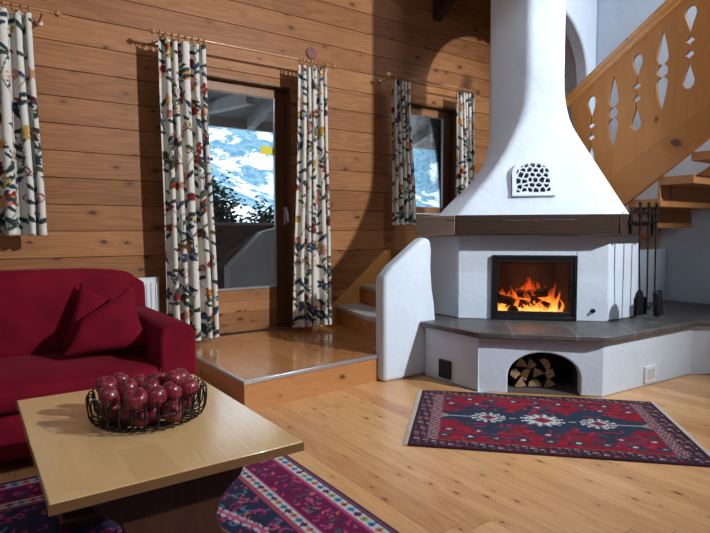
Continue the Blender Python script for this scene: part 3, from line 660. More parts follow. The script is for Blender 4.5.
# ------------------------------------------------------------------ staircase
S=thing('staircase',(4.9,3.1,1.0),'pine staircase with fretwork board balustrade rising to the right of the chimney','staircase')
X1=4.9
railt=lambda Y: 2.493-.647*(Y-3.397)
strt=lambda Y: 1.663-.634*(Y-2.889)
strb=lambda Y: 1.447-.745*(Y-2.742)
YA,YB=3.395,1.90
MB().prism([(X1-.02,YA,strt(YA)+.02),(X1-.02,YB,strt(YB)+.02),(X1-.02,YB,strb(YB)),(X1-.02,3.2,strb(3.2)),(X1-.02,YA,strb(3.2))],(.05,0,0)).build('stringer',M['stringer'],S,bevel=.004)
MB().prism([(6.09,YA,strt(YA)-.02),(6.09,YB,strt(YB)-.02),(6.09,YB,strb(YB)-.0),(6.09,3.2,strb(3.2)),(6.09,YA,strb(3.2))],(.05,0,0)).build('stringer',M['stringer'],S,bevel=.004)
MB().prism([(X1-.045,YA,railt(YA)),(X1-.045,YB,railt(YB)),(X1-.045,YB,railt(YB)-.055),(X1-.045,YA,railt(YA)-.055)],(.10,0,0)).build('handrail',M['rail'],S,bevel=.012,seg=3)
MB().prism([(X1-.032,YA,railt(YA)-.055),(X1-.032,YB,railt(YB)-.055),(X1-.032,YB,railt(YB)-.11),(X1-.032,YA,railt(YA)-.11)],(.06,0,0)).build('under_rail',M['rail'],S,bevel=.004)
pA=[(.33,0),(.325,.018),(.31,.034),(.29,.043),(.27,.046),(.25,.042),(.21,.029),(.17,.015),(.13,.005),(.092,.002),(.075,.010),(.062,.034),(.050,.034),(.035,.010),(.016,.002)]
pA=pA+[(-a,b) for a,b in reversed(pA)]
pB=[(.325,0),(.31,.008),(.25,.024),(.19,.037),(.14,.045),(.11,.049),(.085,.044),(.062,.026),(.052,.010),(.045,.022),(.03,.038),(.01,.046),(-.012,.046),(-.03,.038),(-.044,.022),(-.050,.010),(-.06,.026),(-.08,.044),(-.105,.049),(-.14,.044),(-.19,.037),(-.25,.024),(-.31,.008),(-.325,0)]
pit=.2145
cutsY=[2.254-.0+pit*k for k in range(-5,6)][4:]   # Y of the seams; index 5 -> first measured
for k in range(len(cutsY)-1):
    ya,yb=cutsY[k],cutsY[k+1]
    def prof_at(i,sgn):
        Yc=cutsY[i]; zc=2.682-.640*(Yc-2.254); p=pA if (i-1)%2==0 else pB
        return [(Yc+sgn*(w+.0007),zc+dz) for dz,w in p]   # top to bottom
    if yb>YA: 
        ybc=YA; right=[]
    else: right=prof_at(k+1,-1); ybc=yb-.0007
    left=prof_at(k,1)
    poly=[(ya+.0007,railt(ya)-.10)]+left+[(ya+.0007,strt(ya)+.005)]+[(ybc,strt(ybc)+.005)]+right[::-1]+[(ybc,railt(ybc)-.10)]
    MB().prism([(X1-.012,y,z) for y,z in poly],(.028,0,0)).build('balustrade_board',M['stair'],S,smooth=False)
for k in range(5):
    zt=1.18+k*.182+.06; yf=2.965-k*.262
    zt=1.295+.182*(k) ; yf=3.02-.262*k
    MB().box(4.93,6.09,yf-.29,yf,zt-.072,zt).build('tread',M['tread'],S,bevel=.004)
for k in (1,2): MB().box(4.93,6.09,3.0-.262*k,3.02-.262*k-.0,1.295+.182*(k-1),1.295+.182*k-.072).build('riser',M['tread'],S)
# kick board seen under the lowest tread
# ------------------------------------------------------------------ rafter end near the top
rf=MB(); rf.prism([(4.66,D-.002,3.70),(4.66,D-.002,4.05),(4.66,3.9,4.70),(4.66,3.2,4.70),(4.66,3.4,4.62)],(.12,0,0)); tag(rf.build('roof_beam',M['beam'],bevel=.004),'dark roof beam end jutting from the board wall near the top, left of the chimney','beam')
# ------------------------------------------------------------------ sofa
def soft(x0,x1,y0,y1,z0,z1,r,puff=.0,seg=4):
    m=MB(); nx,ny,nz=14,8,6
    vs={}
    mb=bmesh.new(); bmesh.ops.create_cube(mb,size=1)
    bmesh.ops.subdivide_edges(mb,edges=mb.edges,cuts=9,use_grid_fill=True)
    cx,cy,cz=(x0+x1)/2,(y0+y1)/2,(z0+z1)/2; hx,hy,hz=(x1-x0)/2,(y1-y0)/2,(z1-z0)/2
    for v in mb.verts:
        p=v.co*2
        q=Vector((math.copysign(abs(p.x),p.x)*hx,p.y*hy,p.z*hz))
        core=Vector((max(-hx+r,min(hx-r,q.x)),max(-hy+r,min(hy-r,q.y)),max(-hz+r,min(hz-r,q.z))))
        d_=q-core
        if d_.length>1e-6: q=core+d_.normalized()*r if d_.length>r*.999 or True else q
        f=(1-p.x**2)*(1-p.y**2)*(1 if abs(p.z)>.98 else 0); q.z+=math.copysign(puff*f,p.z)
        f=(1-p.x**2)*(1-p.z**2)*(1 if abs(p.y)>.98 else 0); q.y+=math.copysign(puff*f,p.y)
        f=(1-p.y**2)*(1-p.z**2)*(1 if abs(p.x)>.98 else 0); q.x+=math.copysign(puff*f*.5,p.x)
        v.co=q+Vector((cx,cy,cz))
    mb.verts.ensure_lookup_table(); vs=[tuple(v.co) for v in mb.verts]; fs=[tuple(l.index for l in f.verts) for f in mb.faces]; mb.free()
    return MB().add(vs,fs)
so=thing('sofa',(0,3.7,0),'crimson red upholstered sofa standing left of the platform along the board wall','sofa')
soft(-1.1,.905,3.18,4.0,.295,.455,.055,.02).build('seat_cushion',M['red'],so,sub=1,angle=180)
soft(-1.1,.905,3.20,4.1,.055,.30,.03,0).build('seat_base',M['red'],so,sub=1,angle=180)
soft(-1.1,.93,3.86,4.12,.42,.96,.07,.015).build('back_cushion',M['red'],so,sub=1,angle=180)
soft(-1.3,1.04,4.06,4.24,.06,.90,.04,0).build('back_frame',M['red'],so,sub=1,angle=180)
arm=MB(); prf=[(.885,.06),(.885,.60),(.90,.645),(.945,.675),(1.03,.68),(1.075,.655),(1.095,.61),(1.10,.06)]
arm.prism([(x,3.20,z) for x,z in prf],(0,1.03,0)); arm.build('armrest',M['red'],so,bevel=.02,seg=3,angle=60)
arm=MB(); arm.prism([(-2.2+1.1+.0-x+.0,3.20,z) for x,z in prf],(0,1.03,0)); arm.build('armrest',M['red'],so,bevel=.02,seg=3,angle=60)
for x in (-1.2,1.0):
    for y in (3.28,4.15): MB().lathe([(.025,0),(.03,.07)],(x,y,0),(0,0,1),12).build('foot',M['table_leg'],so)
def pillow(loc,quad,T,M3,label):
    N=26; vs=[]; fs=[]
    for side in (1,-1):
        for j in range(N+1):
            for i in range(N+1):
                u=i/N*2-1; v=j/N*2-1
                pin=1-.09*(1-abs(u)**1.5)*abs(v)**3; piv=1-.09*(1-abs(v)**1.5)*abs(u)**3
                uu,vv_=(u*piv+1)/2,(v*pin+1)/2; (tl,tr,br,bl)=quad
                x=(bl[0]*(1-uu)+br[0]*uu)*(1-vv_)+(tl[0]*(1-uu)+tr[0]*uu)*vv_; z=(bl[1]*(1-uu)+br[1]*uu)*(1-vv_)+(tl[1]*(1-uu)+tr[1]*uu)*vv_
                t=T/2*((1-u**2)**.5*(1-v**2)**.5)**.75*(1+.05*math.sin(5*u+3*v))
                vs.append((x,side*t,z))
    n2=(N+1)**2
    for s_ in (0,1):
        for j in range(N):
            for i in range(N):
                a=s_*n2+j*(N+1)+i; fs.append((a,a+1,a+N+2,a+N+1))
    pts=[Vector(loc)+M3@Vector(p) for p in vs]
    o=MB().add(pts,fs).build('throw_pillow',M['redp'],None,loc=loc,angle=180)
    bmesh_fix(o); tag(o,label,'pillow','red throw pillows'); return o
def bmesh_fix(o):
    bm=bmesh.new(); bm.from_mesh(o.data); bmesh.ops.remove_doubles(bm,verts=bm.verts,dist=.0005); bmesh.ops.recalc_face_normals(bm,faces=bm.faces); bm.to_mesh(o.data); bm.free()
    for p in o.data.polygons: p.use_smooth=True
eul=lambda x,y,z: (Matrix.Rotation(z,3,'Z')@Matrix.Rotation(x,3,'X')@Matrix.Rotation(y,3,'Y'))
PIL1=((0.695,3.56,0.647),((-.16,.04),(.14,.25),(.22,-.16),(-.27,-.17)),.15,eul(-.35,0,-.12))
PIL2=((0.645,3.74,0.647),((-.07,.25),(.13,.12),(.2,-.17),(-.20,-.16)),.13,eul(-.25,0,-.10))
pillow(*PIL1,'crimson pillow in front, leaning on the sofa armrest')
pillow(*PIL2,'crimson pillow half hidden behind the front pillow, farther from the armrest')
# ------------------------------------------------------------------ coffee table
T=thing('coffee_table',(.53,2.15,0),'pale birch topped coffee table on dark trestle feet with apples on it','table')
TZ=.5
MB().box(.153,.905,1.605,2.70,TZ-.034,TZ).build('table_top',M['table'],T,bevel=.004)
ee=MB(); ee.box(.151,.907,1.6035,1.6052,TZ-.032,TZ-.003); ee.box(.9048,.9068,1.605,2.70,TZ-.032,TZ-.003); ee.build('edge_band',M['table_edge'],T)
def trestle(y):
    half=[(0,.03),(.25,.03),(.25,.09),(.22,.12),(.165,.17),(.145,.23),(.165,.29),(.205,.33),(.235,.35),(.25,.385),(.34,.40),(.35,.465)]
    pts=[(.53+x,z) for x,z in half]+[(.53-x,z) for x,z in reversed(half[1:])]
    MB().prism([(x,y,z) for x,z in pts],(0,.05,0)).build('trestle_panel',M['table_leg'],T,bevel=.005)
    MB().box(.27,.79,y-.03,y+.08,0.012,.06).build('trestle_foot',M['table_leg'],T,bevel=.01)
trestle(1.80); trestle(2.45)
MB().box(.50,.56,1.85,2.45,.18,.26).build('stretcher',M['table_leg'],T,bevel=.005)
MB().box(.25,.81,1.70,2.6,TZ-.075,TZ-.034).build('apron',M['table_leg'],T)
# ------------------------------------------------------------------ wire bowl and apples
BX,BY=.548,2.150; BR=.214
bw=thing('wire_bowl',(BX,BY,TZ),'black wire fruit bowl full of red apples on the coffee table','bowl')
pf=[(.10,.006),(.15,.006),(.178,.009),(.198,.020),(.207,.040),(.211,.070),(.212,.098),(.209,.110),(.202,.115),(.194,.112),(.190,.102),(.189,.080),(.186,.058)]
NW=30
for i in range(NW):
    a=2*PI*i/NW; MB().tube([(BX+r*math.cos(a),BY+r*math.sin(a),TZ+z) for r,z in pf],.0031,6).build('wire',M['iron'],bw)
for r,z,w in ((.10,.006,.0026),(.135,.006,.0024),(.168,.0075,.0024),(.186,.058,.0026)):
    MB().tube([(BX+r*math.cos(2*PI*k/56),BY+r*math.sin(2*PI*k/56),TZ+z) for k in range(56)],w,6,closed=True).build('wire_ring',M['iron'],bw)
sp_=MB()
for i in range(8):
    a=2*PI*i/8; sp_.tube([(BX,BY,TZ+.006),(BX+.10*math.cos(a),BY+.10*math.sin(a),TZ+.006)],.002,6)
sp_.build('bottom_wires',M['iron'],bw)
APR=.0385
def apple_mesh():
    prof=[]; n=22
    rings=[]
    for k in range(n+1):
        t=PI*k/n; r=APR*math.sin(t)*(1+.10*math.cos(t)*.9); z=APR*.93*math.cos(t)
        dip=math.exp(-(t/.36)**2)*.014; dip2=math.exp(-((PI-t)/.30)**2)*.008
        z+=-dip+dip2
        rings.append([(max(r,.0004)*math.cos(2*PI*i/24)*(1+.015*math.cos(5*2*PI*i/24)*(k/n)),max(r,.0004)*math.sin(2*PI*i/24)*(1+.015*math.cos(5*2*PI*i/24)*(k/n)),z) for i in range(24)])
    return MB().loft(rings)
AP=[
 (0.4211, 2.2572, 0.6175, 0.3, 0.2, 1.06, 'apple at the left back of the wire bowl, behind the leftmost front apple'),
 (0.4029, 2.1195, 0.6141, -1.9, 0.4, 1.06, 'leftmost apple in the front of the top layer of the bowl'),
 (0.482, 2.3028, 0.6215, 0.2, -0.3, 0.85, 'mostly hidden apple at the back, between the two left humps'),
 (0.4913, 2.2296, 0.6021, 0.4, 0.5, 1.06, 'red apple in the second rank, left of the one showing its stem hollow'),
 (0.5549, 2.2992, 0.5999, -0.9, 0.3, 0.92, 'small apple at the back of the bowl showing its stem hollow'),
 (0.4671, 2.0049, 0.6213, 0.5, -0.4, 1.08, "front apple of the top layer, just left of the bowl's middle"),
 (0.6127, 2.2516, 0.6129, 0.3, 0.2, 1, 'dark apple at the back in the middle of the bowl'),
 (0.567, 2.1915, 0.6031, -0.2, 0.3, 0.98, 'dark apple half hidden behind the bright middle front apple'),
 (0.5402, 2.0249, 0.6114, 0.6, -0.2, 1.08, "bright red apple in front of the top layer, right of the bowl's middle"),
 (0.6069, 2.0621, 0.6118, -0.5, 0.4, 1.02, 'dark plum red apple right of the bright middle apple'),
 (0.6494, 2.1689, 0.6264, 0.3, 0.5, 0.98, 'apple on top of the pile at the right, in front of the highest one'),
 (0.6931, 2.2308, 0.6179, 0.2, -0.3, 0.95, 'highest apple at the right back of the pile'),
 (0.6825, 2.0946, 0.6038, 0.2, 0.3, 1.03, "rightmost apple of the top layer, by the bowl's right rim"),
 (0.6864, 2.1459, 0.5474, 1.2, 0.5, 1, 'rightmost bottom apple behind the wires, lit bright red'),
 (0.5985, 2.018, 0.5499, 1.4, -0.3, 1, 'bottom apple behind the front wires, right of the middle'),
 (0.5398, 2.0666, 0.5475, 1.5, 0.2, 1.02, 'bottom apple behind the front wires in the middle of the bowl'),
 (0.4838, 2.0151, 0.5478, 1.8, 0.4, 0.8, 'small bright bottom apple behind the front wires, left of the middle'),
 (0.4668, 2.0891, 0.5475, 1.1, 0.2, 1, 'dark bottom apple low behind the front wires, under the front top apple'),
 (0.4235, 2.1514, 0.5479, 1.4, -0.4, 1, 'bottom apple behind the wires, second from the left'),
 (0.4204, 2.2275, 0.5472, 1.2, 0.3, 1, 'leftmost bottom apple behind the wires'),
 (0.6221, 2.187, 0.5477, 6.0, 0.2, 0.95, 'red apple buried under the others inside the wire bowl'),
 (0.6517, 2.257, 0.5477, 6.3, 0.2, 0.95, 'red apple buried under the others inside the wire bowl'),
 (0.5, 2.2895, 0.5477, 6.6, 0.2, 0.95, 'red apple buried under the others inside the wire bowl'),
 (0.4955, 2.1764, 0.5477, 6.8999999999999995, 0.2, 0.95, 'red apple buried under the others inside the wire bowl'),
 (0.5623, 2.1394, 0.5477, 7.199999999999999, 0.2, 0.95, 'red apple buried under the others inside the wire bowl'),
 (0.6267, 2.0983, 0.5477, 7.5, 0.2, 0.95, 'red apple buried under the others inside the wire bowl'),
 (0.5633, 2.244, 0.5477, 7.8, 0.2, 0.95, 'red apple buried under the others inside the wire bowl')]
first=None
for i,(x,y,z,rx,ry,s,lb) in enumerate(AP):
    if first is None:
        t=thing('apple',(x,y,z),lb,'apple','apples in the wire bowl'); WLOC['tmp']=Vector((0,0,0))
        a=apple_mesh(); a.v=[tuple(Vector(p)+Vector((x,y,z))) for p in a.v]; a.build('apple_body',M['apple'],t,angle=180)
        sm=MB().tube([(x,y,z+APR*.93-.016),(x+.001,y,z+APR*.93-.002),(x+.004,y+.001,z+APR*.93+.009)],[.0016,.0014,.002],6); sm.build('stem',M['stem'],t)
        first=t; t.rotation_euler=(rx,ry,i*1.3); t.scale=(s,s,s)
    else:
        t=dup(first,(x,y,z),lb,(rx,ry,i*1.3)); t.scale=(s,s,s)
# ------------------------------------------------------------------ rugs
def rug(name,origin,du,L,Wd,art,label,res,th=.010,fringe=(True,True),wob=.0):
    du=Vector(du).normalized(); dv=Vector((-du.y,du.x,0)); o3=Vector(origin)
    t=thing(name,tuple(o3),label,'rug')
    nu,nv=int(L/res),int(Wd/res); vs=[]; U=[]; V=[]
    for j in range(nv+1):
        for i in range(nu+1):
            u=i*L/nu; v=j*Wd/nv; w=wob*math.sin(u*6+1)*min(1,v*8)
            ed=min(u,v,L-u,Wd-v); z=th*(1-.5*max(0,1-ed/.006))+.0015*math.sin(u*7+v*5)+.0015
            vs.append(o3+du*(u)+dv*(v+w*(1 if j==nv or j==0 else 0))+Vector((0,0,z))); U.append(u); V.append(v)
    fs=[(j*(nu+1)+i,j*(nu+1)+i+1,(j+1)*(nu+1)+i+1,(j+1)*(nu+1)+i) for j in range(nv) for i in range(nu)]
    # skirt to floor
    n0=len(vs); bord=[i for i in range(nu+1)]+[j*(nu+1)+nu for j in range(1,nv+1)]+[nv*(nu+1)+i for i in range(nu-1,-1,-1)]+[j*(nu+1) for j in range(nv-1,0,-1)]
    for b_ in bord: p=Vector(vs[b_]); p.z=.0005; vs.append(p); U.append(U[b_]); V.append(V[b_])
    m_=len(bord)
    for k in range(m_): fs.append((bord[k],n0+k,n0+(k+1)%m_,bord[(k+1)%m_]))
    fs.append(tuple(range(n0+m_-1,n0-1,-1)))
    me=bpy.data.meshes.new('pile'); me.from_pydata([tuple(Vector(p)-o3) for p in vs],[],fs); me.materials.append(M['rug']); set_col(me,art.get(np.array(U),np.array(V)))
    ob=bpy.data.objects.new('pile',me); COL.objects.link(ob); ob.parent=t; ob['kind']='stuff'
    R=random.Random(3); f=MB()
    for e,(u0,sg) in enumerate(((0,-1),(L,1))):
        if not fringe[e]: continue
        v=0
        while v<Wd:
            v+=.006; l=R.uniform(.022,.034); sk=R.uniform(-.006,.006); p=o3+du*u0+dv*v; q=o3+du*(u0+sg*l)+dv*(v+sk)
            f.tube([p+Vector((0,0,.007)),(p+q)/2+Vector((0,0,.006)),q+Vector((0,0,.003))],.0022,4)
    if f.v:
        fo2=f.build('fringe',M['fringe'],t); fo2['kind']='stuff'
    return t
def hearth_art(L,W):
    A=Raster(L,W,.005,(.21,.009,.022)); R=random.Random(2); NV=(.022,.032,.062); RD=(.24,.008,.024); WH=(.50,.52,.50); DK=(.035,.014,.028); X,Y=A.x,A.y
    bd=np.minimum(np.minimum(X,L-X),np.minimum(Y,W-Y))
    cy=W/2
    # navy lattice medallion band, stepped outline
    st=.035
    xs_=np.floor(X/st)*st; 
    band=.085+.17*np.clip(np.cos((xs_-L/2)/L*2*PI*2.0*1.0),-0.2,1)**2
    ctr=[L/2-.33,L/2,L/2+.33]; m=np.zeros_like(X,dtype=bool)
    for c in ctr: m|=(np.floor(abs(X-c)/.03)*.03/.25+np.floor(abs(Y-cy)/.03)*.03/.36)<.9
    m|=abs(Y-cy)<.085; A.a[m]=NV
    # red hooks
    for k in range(330):
        x=R.uniform(.16,L-.16); y=R.choice((R.uniform(.14,cy-.12),R.uniform(cy+.12,W-.14))); c=R.choice((NV,DK,(.10,.02,.05),(.34,.014,.045),(.34,.014,.045),(.05,.05,.08)))
        w,h_=R.choice(((.03,.008),(.008,.022),(.045,.007),(.014,.014))); mm=(abs(X-x)<w)&(abs(Y-y)<h_); A.a[mm]=c
    for k in range(9):
        x=.2+k*(L-.4)/8
        for y in (.185,W-.185):
            A.dia(x,y,.055,.040,NV); A.dia(x,y,.018,.014,WH if k%2 else (.35,.25,.2))
    for x in (L*.25,L*.5,L*.75,.14*L,.86*L):
        for y in (cy-.26,cy+.26): A.dia(x,y,.05,.04,NV); A.dia(x,y,.03,.024,(.3,.02,.05)); A.dia(x,y,.014,.012,WH)
    # white hooked medallions
    for c,s in zip(ctr,(.78,1.0,.78)):
        A.ell(c,cy,.108*s,.092*s,0,WH); A.dia(c,cy,.072*s,.06*s,NV); A.dia(c,cy,.058*s,.048*s,(.30,.02,.05)); A.dia(c,cy,.02,.02,NV)
        for q in range(12):
            an=2*PI*(q+.5)/12; x=c+.10*s*math.cos(an)*1.05; y=cy+.085*s*math.sin(an)*1.05
            x2=c+.128*s*math.cos(an); y2=cy+.110*s*math.sin(an)
            A.line((x,y),(x2,y2),.0055,WH); A.line((x2,y2),(x2-.012*math.sin(an),y2+.012*math.cos(an)),.006,WH)
            A.ell(c+.09*s*math.cos(an+.26),cy+.075*s*math.sin(an+.26),.012,.010,0,NV)
    for xa,xb in ((.17,ctr[0]-.11),(ctr[0]+.13,ctr[1]-.16),(ctr[1]+.16,ctr[2]-.13),(ctr[2]+.11,L-.17)): A.line((xa,cy),(xb,cy),.004,(.35,.36,.36))
    for x in (.17,L-.17): A.dia(x,cy,.055,.045,(.40,.22,.2),.6)
    # borders
    A.a[bd<.105]=DK
    ij=(np.floor(X/.016)+np.floor(Y/.016)).astype(int); h_=((np.floor(X/.016)*73+np.floor(Y/.016)*151)%17)
    mb=(bd<.105)&(bd>.02)
    A.a[mb&(h_==3)]=(.26,.10,.10); A.a[mb&(h_==7)]=(.10,.13,.18); A.a[mb&(h_==11)]=(.22,.03,.06); A.a[mb&(h_==15)]=(.30,.27,.24); A.a[mb&(h_==5)]=(.05,.06,.12); A.a[mb&(h_==1)]=(.16,.02,.05)
    e=((X<.165)|(X>L-.165))&(bd>.1); A.a[e]=(.09,.03,.06); A.a[e&(ij%3==0)]=(.30,.26,.25); A.a[e&(ij%3==1)&(h_%2==0)]=(.28,.04,.08)
    k=(bd>.098)&(bd<.106); A.a[k]=(.20,.08,.08)
    A.a[bd<.012]=(.04,.01,.02)
    A.a+=np.random.RandomState(1).uniform(-.008,.008,A.a.shape); A.a=np.clip(A.a,0,1); return A
HL,HW=1.585,1.10
o0=Vector((1.99,2.35,0)); hd=Vector((1,-1.04,0)).normalized()
rug('hearth_rug',tuple(o0),tuple(hd),HL,HW,hearth_art(HL,HW),'red and navy oriental rug with three white medallions in front of the fireplace',.006)
def big_art(L,W):
    A=Raster(L,W,.005,(.025,.025,.06)); R=random.Random(6); NV=(.022,.022,.06); PU=(.13,.010,.055); PK=(.42,.05,.16); WH=(.46,.50,.52); TQ=(.05,.22,.32); OR=(.50,.15,.04); SA=(.45,.12,.11)
    X,Y=A.x,A.y; bd=np.minimum(np.minimum(X,L-X),np.minimum(Y,W-Y))
    # field curls
    for k in range(1500):
        x=R.uniform(.35,L-.3); y=R.uniform(.3,W-.3); c=R.choice((PK,PK,(.30,.04,.20),SA,TQ,(.20,.02,.10))); an=R.uniform(0,6); px,py=x,y
        for q in range(7): an+=.5; nx,ny=px+.010*math.cos(an),py+.010*math.sin(an); A.line((px,py),(nx,ny),.0045,c); px,py=nx,ny
    # corner / medallion steps in pink with white zigzag
    d=(W/2-abs(Y-W/2))/.5+ (L/2-abs(X-L/2))/.62
    saw=np.abs(((X+Y)/.03)%1-.5)*.05
    m=(bd>.335)&((L-X)<.85)&((abs(Y-W*.45)-.15)*.5>(.95-(L-X))*.0+ -9)
    dd_=abs((L-X)-.62-abs(Y-W*.62)*.55)
    A.a[(dd_<.034)&(bd>.3)]=SA; A.a[(np.abs(dd_-.042+saw*.25)<.007)&(bd>.3)]=WH
    dd2=abs((L-X)-.44-abs(Y-W*.62)*.35); A.a[(dd2<.012)&(bd>.3)]=(.5,.08,.2); A.a[(np.abs(dd2-.02+saw*.2)<.005)&(bd>.3)]=WH
    # borders
    A.a[bd<.34]=NV
    def guard(a,b_,base,cols,step,ph=0):
        m=(bd>=a)&(bd<b_); A.a[m]=base
        along=np.where((np.minimum(X,L-X)<np.minimum(Y,W-Y)),Y,X); n=np.floor(along/step).astype(int); ph_=(along/step)%1; c=(a+b_)/2; hw=(b_-a)/2
        for i,cc in enumerate(cols):
            k=m&(n%len(cols)==i)&((abs(ph_-.5)*2+abs(bd-c)/hw)<.95); A.a[k]=cc
            k2=m&(n%len(cols)==i)&((abs(ph_-.5)*2+abs(bd-c)/hw)<.35); A.a[k2]=NV
    A.a[(bd<.03)]=(.05,.03,.06); A.a[(bd>=.018)&(bd<.024)]=(.25,.05,.12)
    guard(.035,.085,WH,[OR,TQ,(.3,.3,.08),PU,TQ],.05)
    A.a[(bd>=.085)&(bd<.10)]=PK; A.a[(bd>=.089)&(bd<.094)]=NV
    mm=(bd>=.10)&(bd<.25); A.a[mm]=PU; 
    for k in range(5200):
        x=R.uniform(L-1.6,L) if k%2 else R.uniform(0,L); y=R.uniform(0,W); b_=min(x,L-x,y,W-y)
        if .11<b_<.24:
            c=R.choice((NV,NV,PK,(.42,.06,.22),(.03,.10,.12),SA)); an=R.uniform(0,6); A.line((x,y),(x+.02*math.cos(an),y+.02*math.sin(an)),.0055,c)
    mm=(bd>=.25)&(bd<.262); A.a[mm]=PK
    guard(.262,.305,WH,[TQ,OR,PU],.045)
    A.a[(bd>=.305)&(bd<.335)]=(.34,.06,.10); A.a[(bd>=.315)&(bd<.321)]=WH; 
    A.a+=np.random.RandomState(1).uniform(-.006,.006,A.a.shape); A.a=np.clip(A.a,0,1); return A
GL,GW=2.45,2.9
rug('living_rug',(1.375-GL,.20,0),(1,0,0),GL,GW,big_art(GL,GW),'purple and navy oriental rug with patterned borders under the coffee table',.008,fringe=(False,False),wob=.006)
# ------------------------------------------------------------------ outdoors
struct(MB().box(-6,12,D+.3,7.2,.05,.18).build('balcony_floor',M['ext_plaster'],smooth=False))
struct(MB().box(-4,10,6.70,11,.0,1.10).build('floor_snow_bank',M['snow'],smooth=False))
bp=thing('balcony_parapet',(3.0,6.5,.18),'dark boarded balcony parapet outside the glazed door','parapet')
MB().box(0,7,6.52,6.6,.18,1.28).build('board_panel',M['ext_dark'],bp); MB().box(0,7,6.48,6.64,1.28,1.315).build('cap_rail',M['nose'],bp)
tag(MB().prism([(2.58,6.35,.18),(2.58,6.35,.78),(3.02,6.35,1.20),(3.28,6.35,1.26),(3.9,6.35,1.26),(3.9,6.35,.18)],(0,.15,0)).build('side_wall',M['ext_plaster'],bevel=.01),'grey rendered slanting side wall on the balcony behind the door glass','wall')
ev=thing('roof_eave',(3,6,2.6),'grey weathered roof eave outside above the glazed door','eave')
MB().prism([(-3,D+.3,3.05),(-3,6.75,2.60),(-3,6.75,2.64),(-3,D+.3,3.09)],(12,0,0)).build('soffit_boards',M['eave'],ev)
MB().box(-3,9,6.70,6.76,2.50,2.66).build('fascia',M['eave'],ev)
for x in [-1.5+.9*i for i in range(11)]: MB().prism([(x,D+.3,2.86),(x,6.7,2.50),(x,6.7,2.62),(x,D+.3,3.03)],(.1,0,0)).build('rafter',M['eave'],ev)
MB().prism([(2.40,D+.3,2.50),(2.40,D+.3,2.62),(2.40,6.5,2.72),(2.40,6.5,2.60)],(.09,0,0)).build('brace',M['eave'],ev)
def bush(name,c,r,n,seed,label):
    R=random.Random(seed); m=MB(); 
    for i in range(n):
        p=Vector((R.gauss(0,.45),R.gauss(0,.4),abs(R.gauss(0,.42)))); p=Vector((p.x*r[0],p.y*r[1],p.z*r[2]))
        a=R.uniform(0,6); dv=Vector((math.cos(a),math.sin(a)*.5,R.uniform(-.2,.7))).normalized(); s=R.uniform(.05,.11); w=dv.cross(Vector((0,0,1))).normalized()*s*.22
        q=Vector(c)+p; m.add([q-w,q+dv*s*.5-w*1.2+Vector((0,0,.01)),q+dv*s,q+dv*s*.5+w*1.2,q+w,q+dv*s*.4-Vector((0,0,.02))],[(0,1,5),(1,2,5),(2,3,5),(3,4,5),(4,0,5),(0,4,3,2,1)])
    o=m.build(name,M['juniper'],None,loc=c); return tag(o,label,'shrub','snowy junipers outside')
bush('juniper_shrub',(2.56,7.0,1.2),(.40,.25,.62),2000,1,'dark green juniper bush outside behind the parapet, at the left of the door glass')
bush('juniper_shrub',(3.42,7.05,1.10),(.24,.20,.42),700,2,'smaller dark green juniper twigs outside at the right of the door glass')
def terrain():
    R=random.Random(8); N=90; vs=[]; x0,x1=-500,900
    for j in range(N+1):
        for i in range(N+1):
            x=x0+(x1-x0)*i/N; y=40+460*j/N; t=j/N
            h=-30+t*t*175+26*math.sin(x*.013+1)*t+14*math.sin(x*.031+y*.02)*t+6*math.sin(x*.09+y*.05)*t+R.uniform(-1.5,1.5)*t
            vs.append((x,y,h))
    return MB().add(vs,[(j*(N+1)+i,j*(N+1)+i+1,(j+1)*(N+1)+i+1,(j+1)*(N+1)+i) for j in range(N) for i in range(N)])
tag(terrain().build('snowy_mountain',M['mount'],angle=180),'snowy forested mountainside far beyond the windows','mountain')
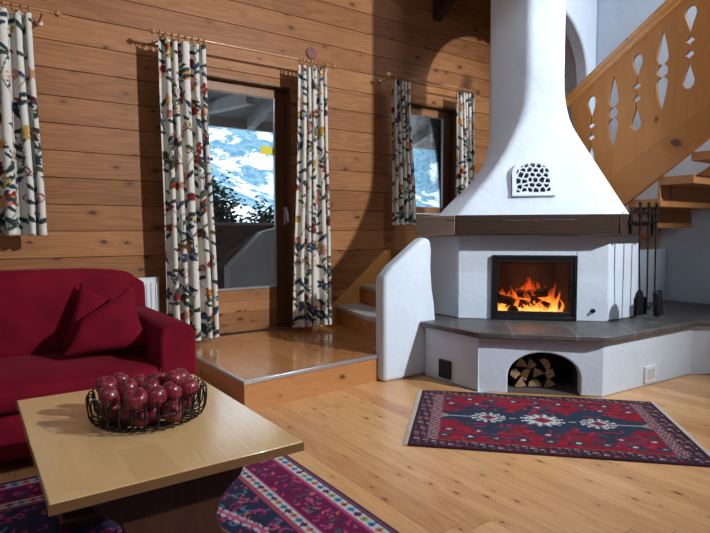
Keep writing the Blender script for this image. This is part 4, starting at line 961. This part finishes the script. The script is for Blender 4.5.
# ------------------------------------------------------------------ lights
def spot(name,loc,target,energy,size_deg,blend,rad,col):
    l=bpy.data.lights.new(name,'SPOT'); l.energy=energy; l.spot_size=math.radians(size_deg); l.spot_blend=blend; l.shadow_soft_size=rad; l.color=col
    o=bpy.data.objects.new(name,l); COL.objects.link(o); o.location=loc; o.rotation_euler=(Vector(target)-Vector(loc)).to_track_quat('-Z','Y').to_euler(); return o
def area(name,loc,target,energy,sx,sy,col):
    l=bpy.data.lights.new(name,'AREA'); l.shape='RECTANGLE'; l.size=sx; l.size_y=sy; l.energy=energy; l.color=col
    o=bpy.data.objects.new(name,l); COL.objects.link(o); o.location=loc; o.rotation_euler=(Vector(target)-Vector(loc)).to_track_quat('-Z','Y').to_euler(); return o
spot('key_lamp',(4.45,-2.2,3.85),(1.9,4.6,2.3),1900,84,.85,.09,(.93,.97,1))
area('ceiling_fill',(-.2,.6,4.5),(1.2,3.2,0),36,2.5,2.5,(.80,.90,1.))
spot('hood_fill_spot',(2.9,1.2,4.6),(3.85,2.85,2.35),170,42,.7,.12,(.85,.94,1))  # unseen spot added high up to brighten the hood
area('stairwell_fill',(5.5,1.2,4.6),(5.7,3.2,2.0),100,.8,1.2,(.82,.91,1.))  # unseen area light added to brighten the wall behind the stairs
pt=bpy.data.lights.new('fire_glow','POINT'); pt.energy=1.3; pt.color=(1,.38,.1); pt.shadow_soft_size=.08; po=bpy.data.objects.new('fire_glow',pt); COL.objects.link(po); po.location=fo(.32,.80,.24)
su=bpy.data.lights.new('sun','SUN'); su.energy=1.6; su.angle=.01; su.color=(1,.97,.92); s_=bpy.data.objects.new('sun',su); COL.objects.link(s_); s_.rotation_euler=Vector((-.3,.75,-.6)).to_track_quat('-Z','Y').to_euler()
w=bpy.data.worlds.new('world'); scene.world=w; w.use_nodes=True; bg=w.node_tree.nodes['Background']; bg.inputs[0].default_value=(.68,.84,1,1); bg.inputs[1].default_value=2.3
# ------------------------------------------------------------------ camera
Fp,CX,CY=560.,355.,266.5
az=math.atan2(1160-355,Fp/math.cos(math.atan((CY-231.5)/Fp))); pitch=-math.atan(35./Fp); roll=math.radians(.2)
f=Vector((math.cos(az)*math.cos(pitch),math.sin(az)*math.cos(pitch),math.sin(pitch))); r=Vector((math.sin(az),-math.cos(az),0)); u=r.cross(f)
U=u*math.cos(roll)+r*math.sin(roll); Rr=r*math.cos(roll)-u*math.sin(roll)
cam=bpy.data.cameras.new('camera'); co=bpy.data.objects.new('camera',cam); COL.objects.link(co)
mt=Matrix(((Rr.x,U.x,-f.x,0),(Rr.y,U.y,-f.y,0),(Rr.z,U.z,-f.z,1.2),(0,0,0,1))); co.matrix_world=mt
cam.sensor_width=36; cam.lens=Fp/710*36; cam.clip_start=.05; cam.clip_end=2000
scene.camera=co
vs_=scene.view_settings; vs_.view_transform='Standard'; vs_.look='None'; vs_.gamma=1; vs_.exposure=0; vs_.use_curve_mapping=False
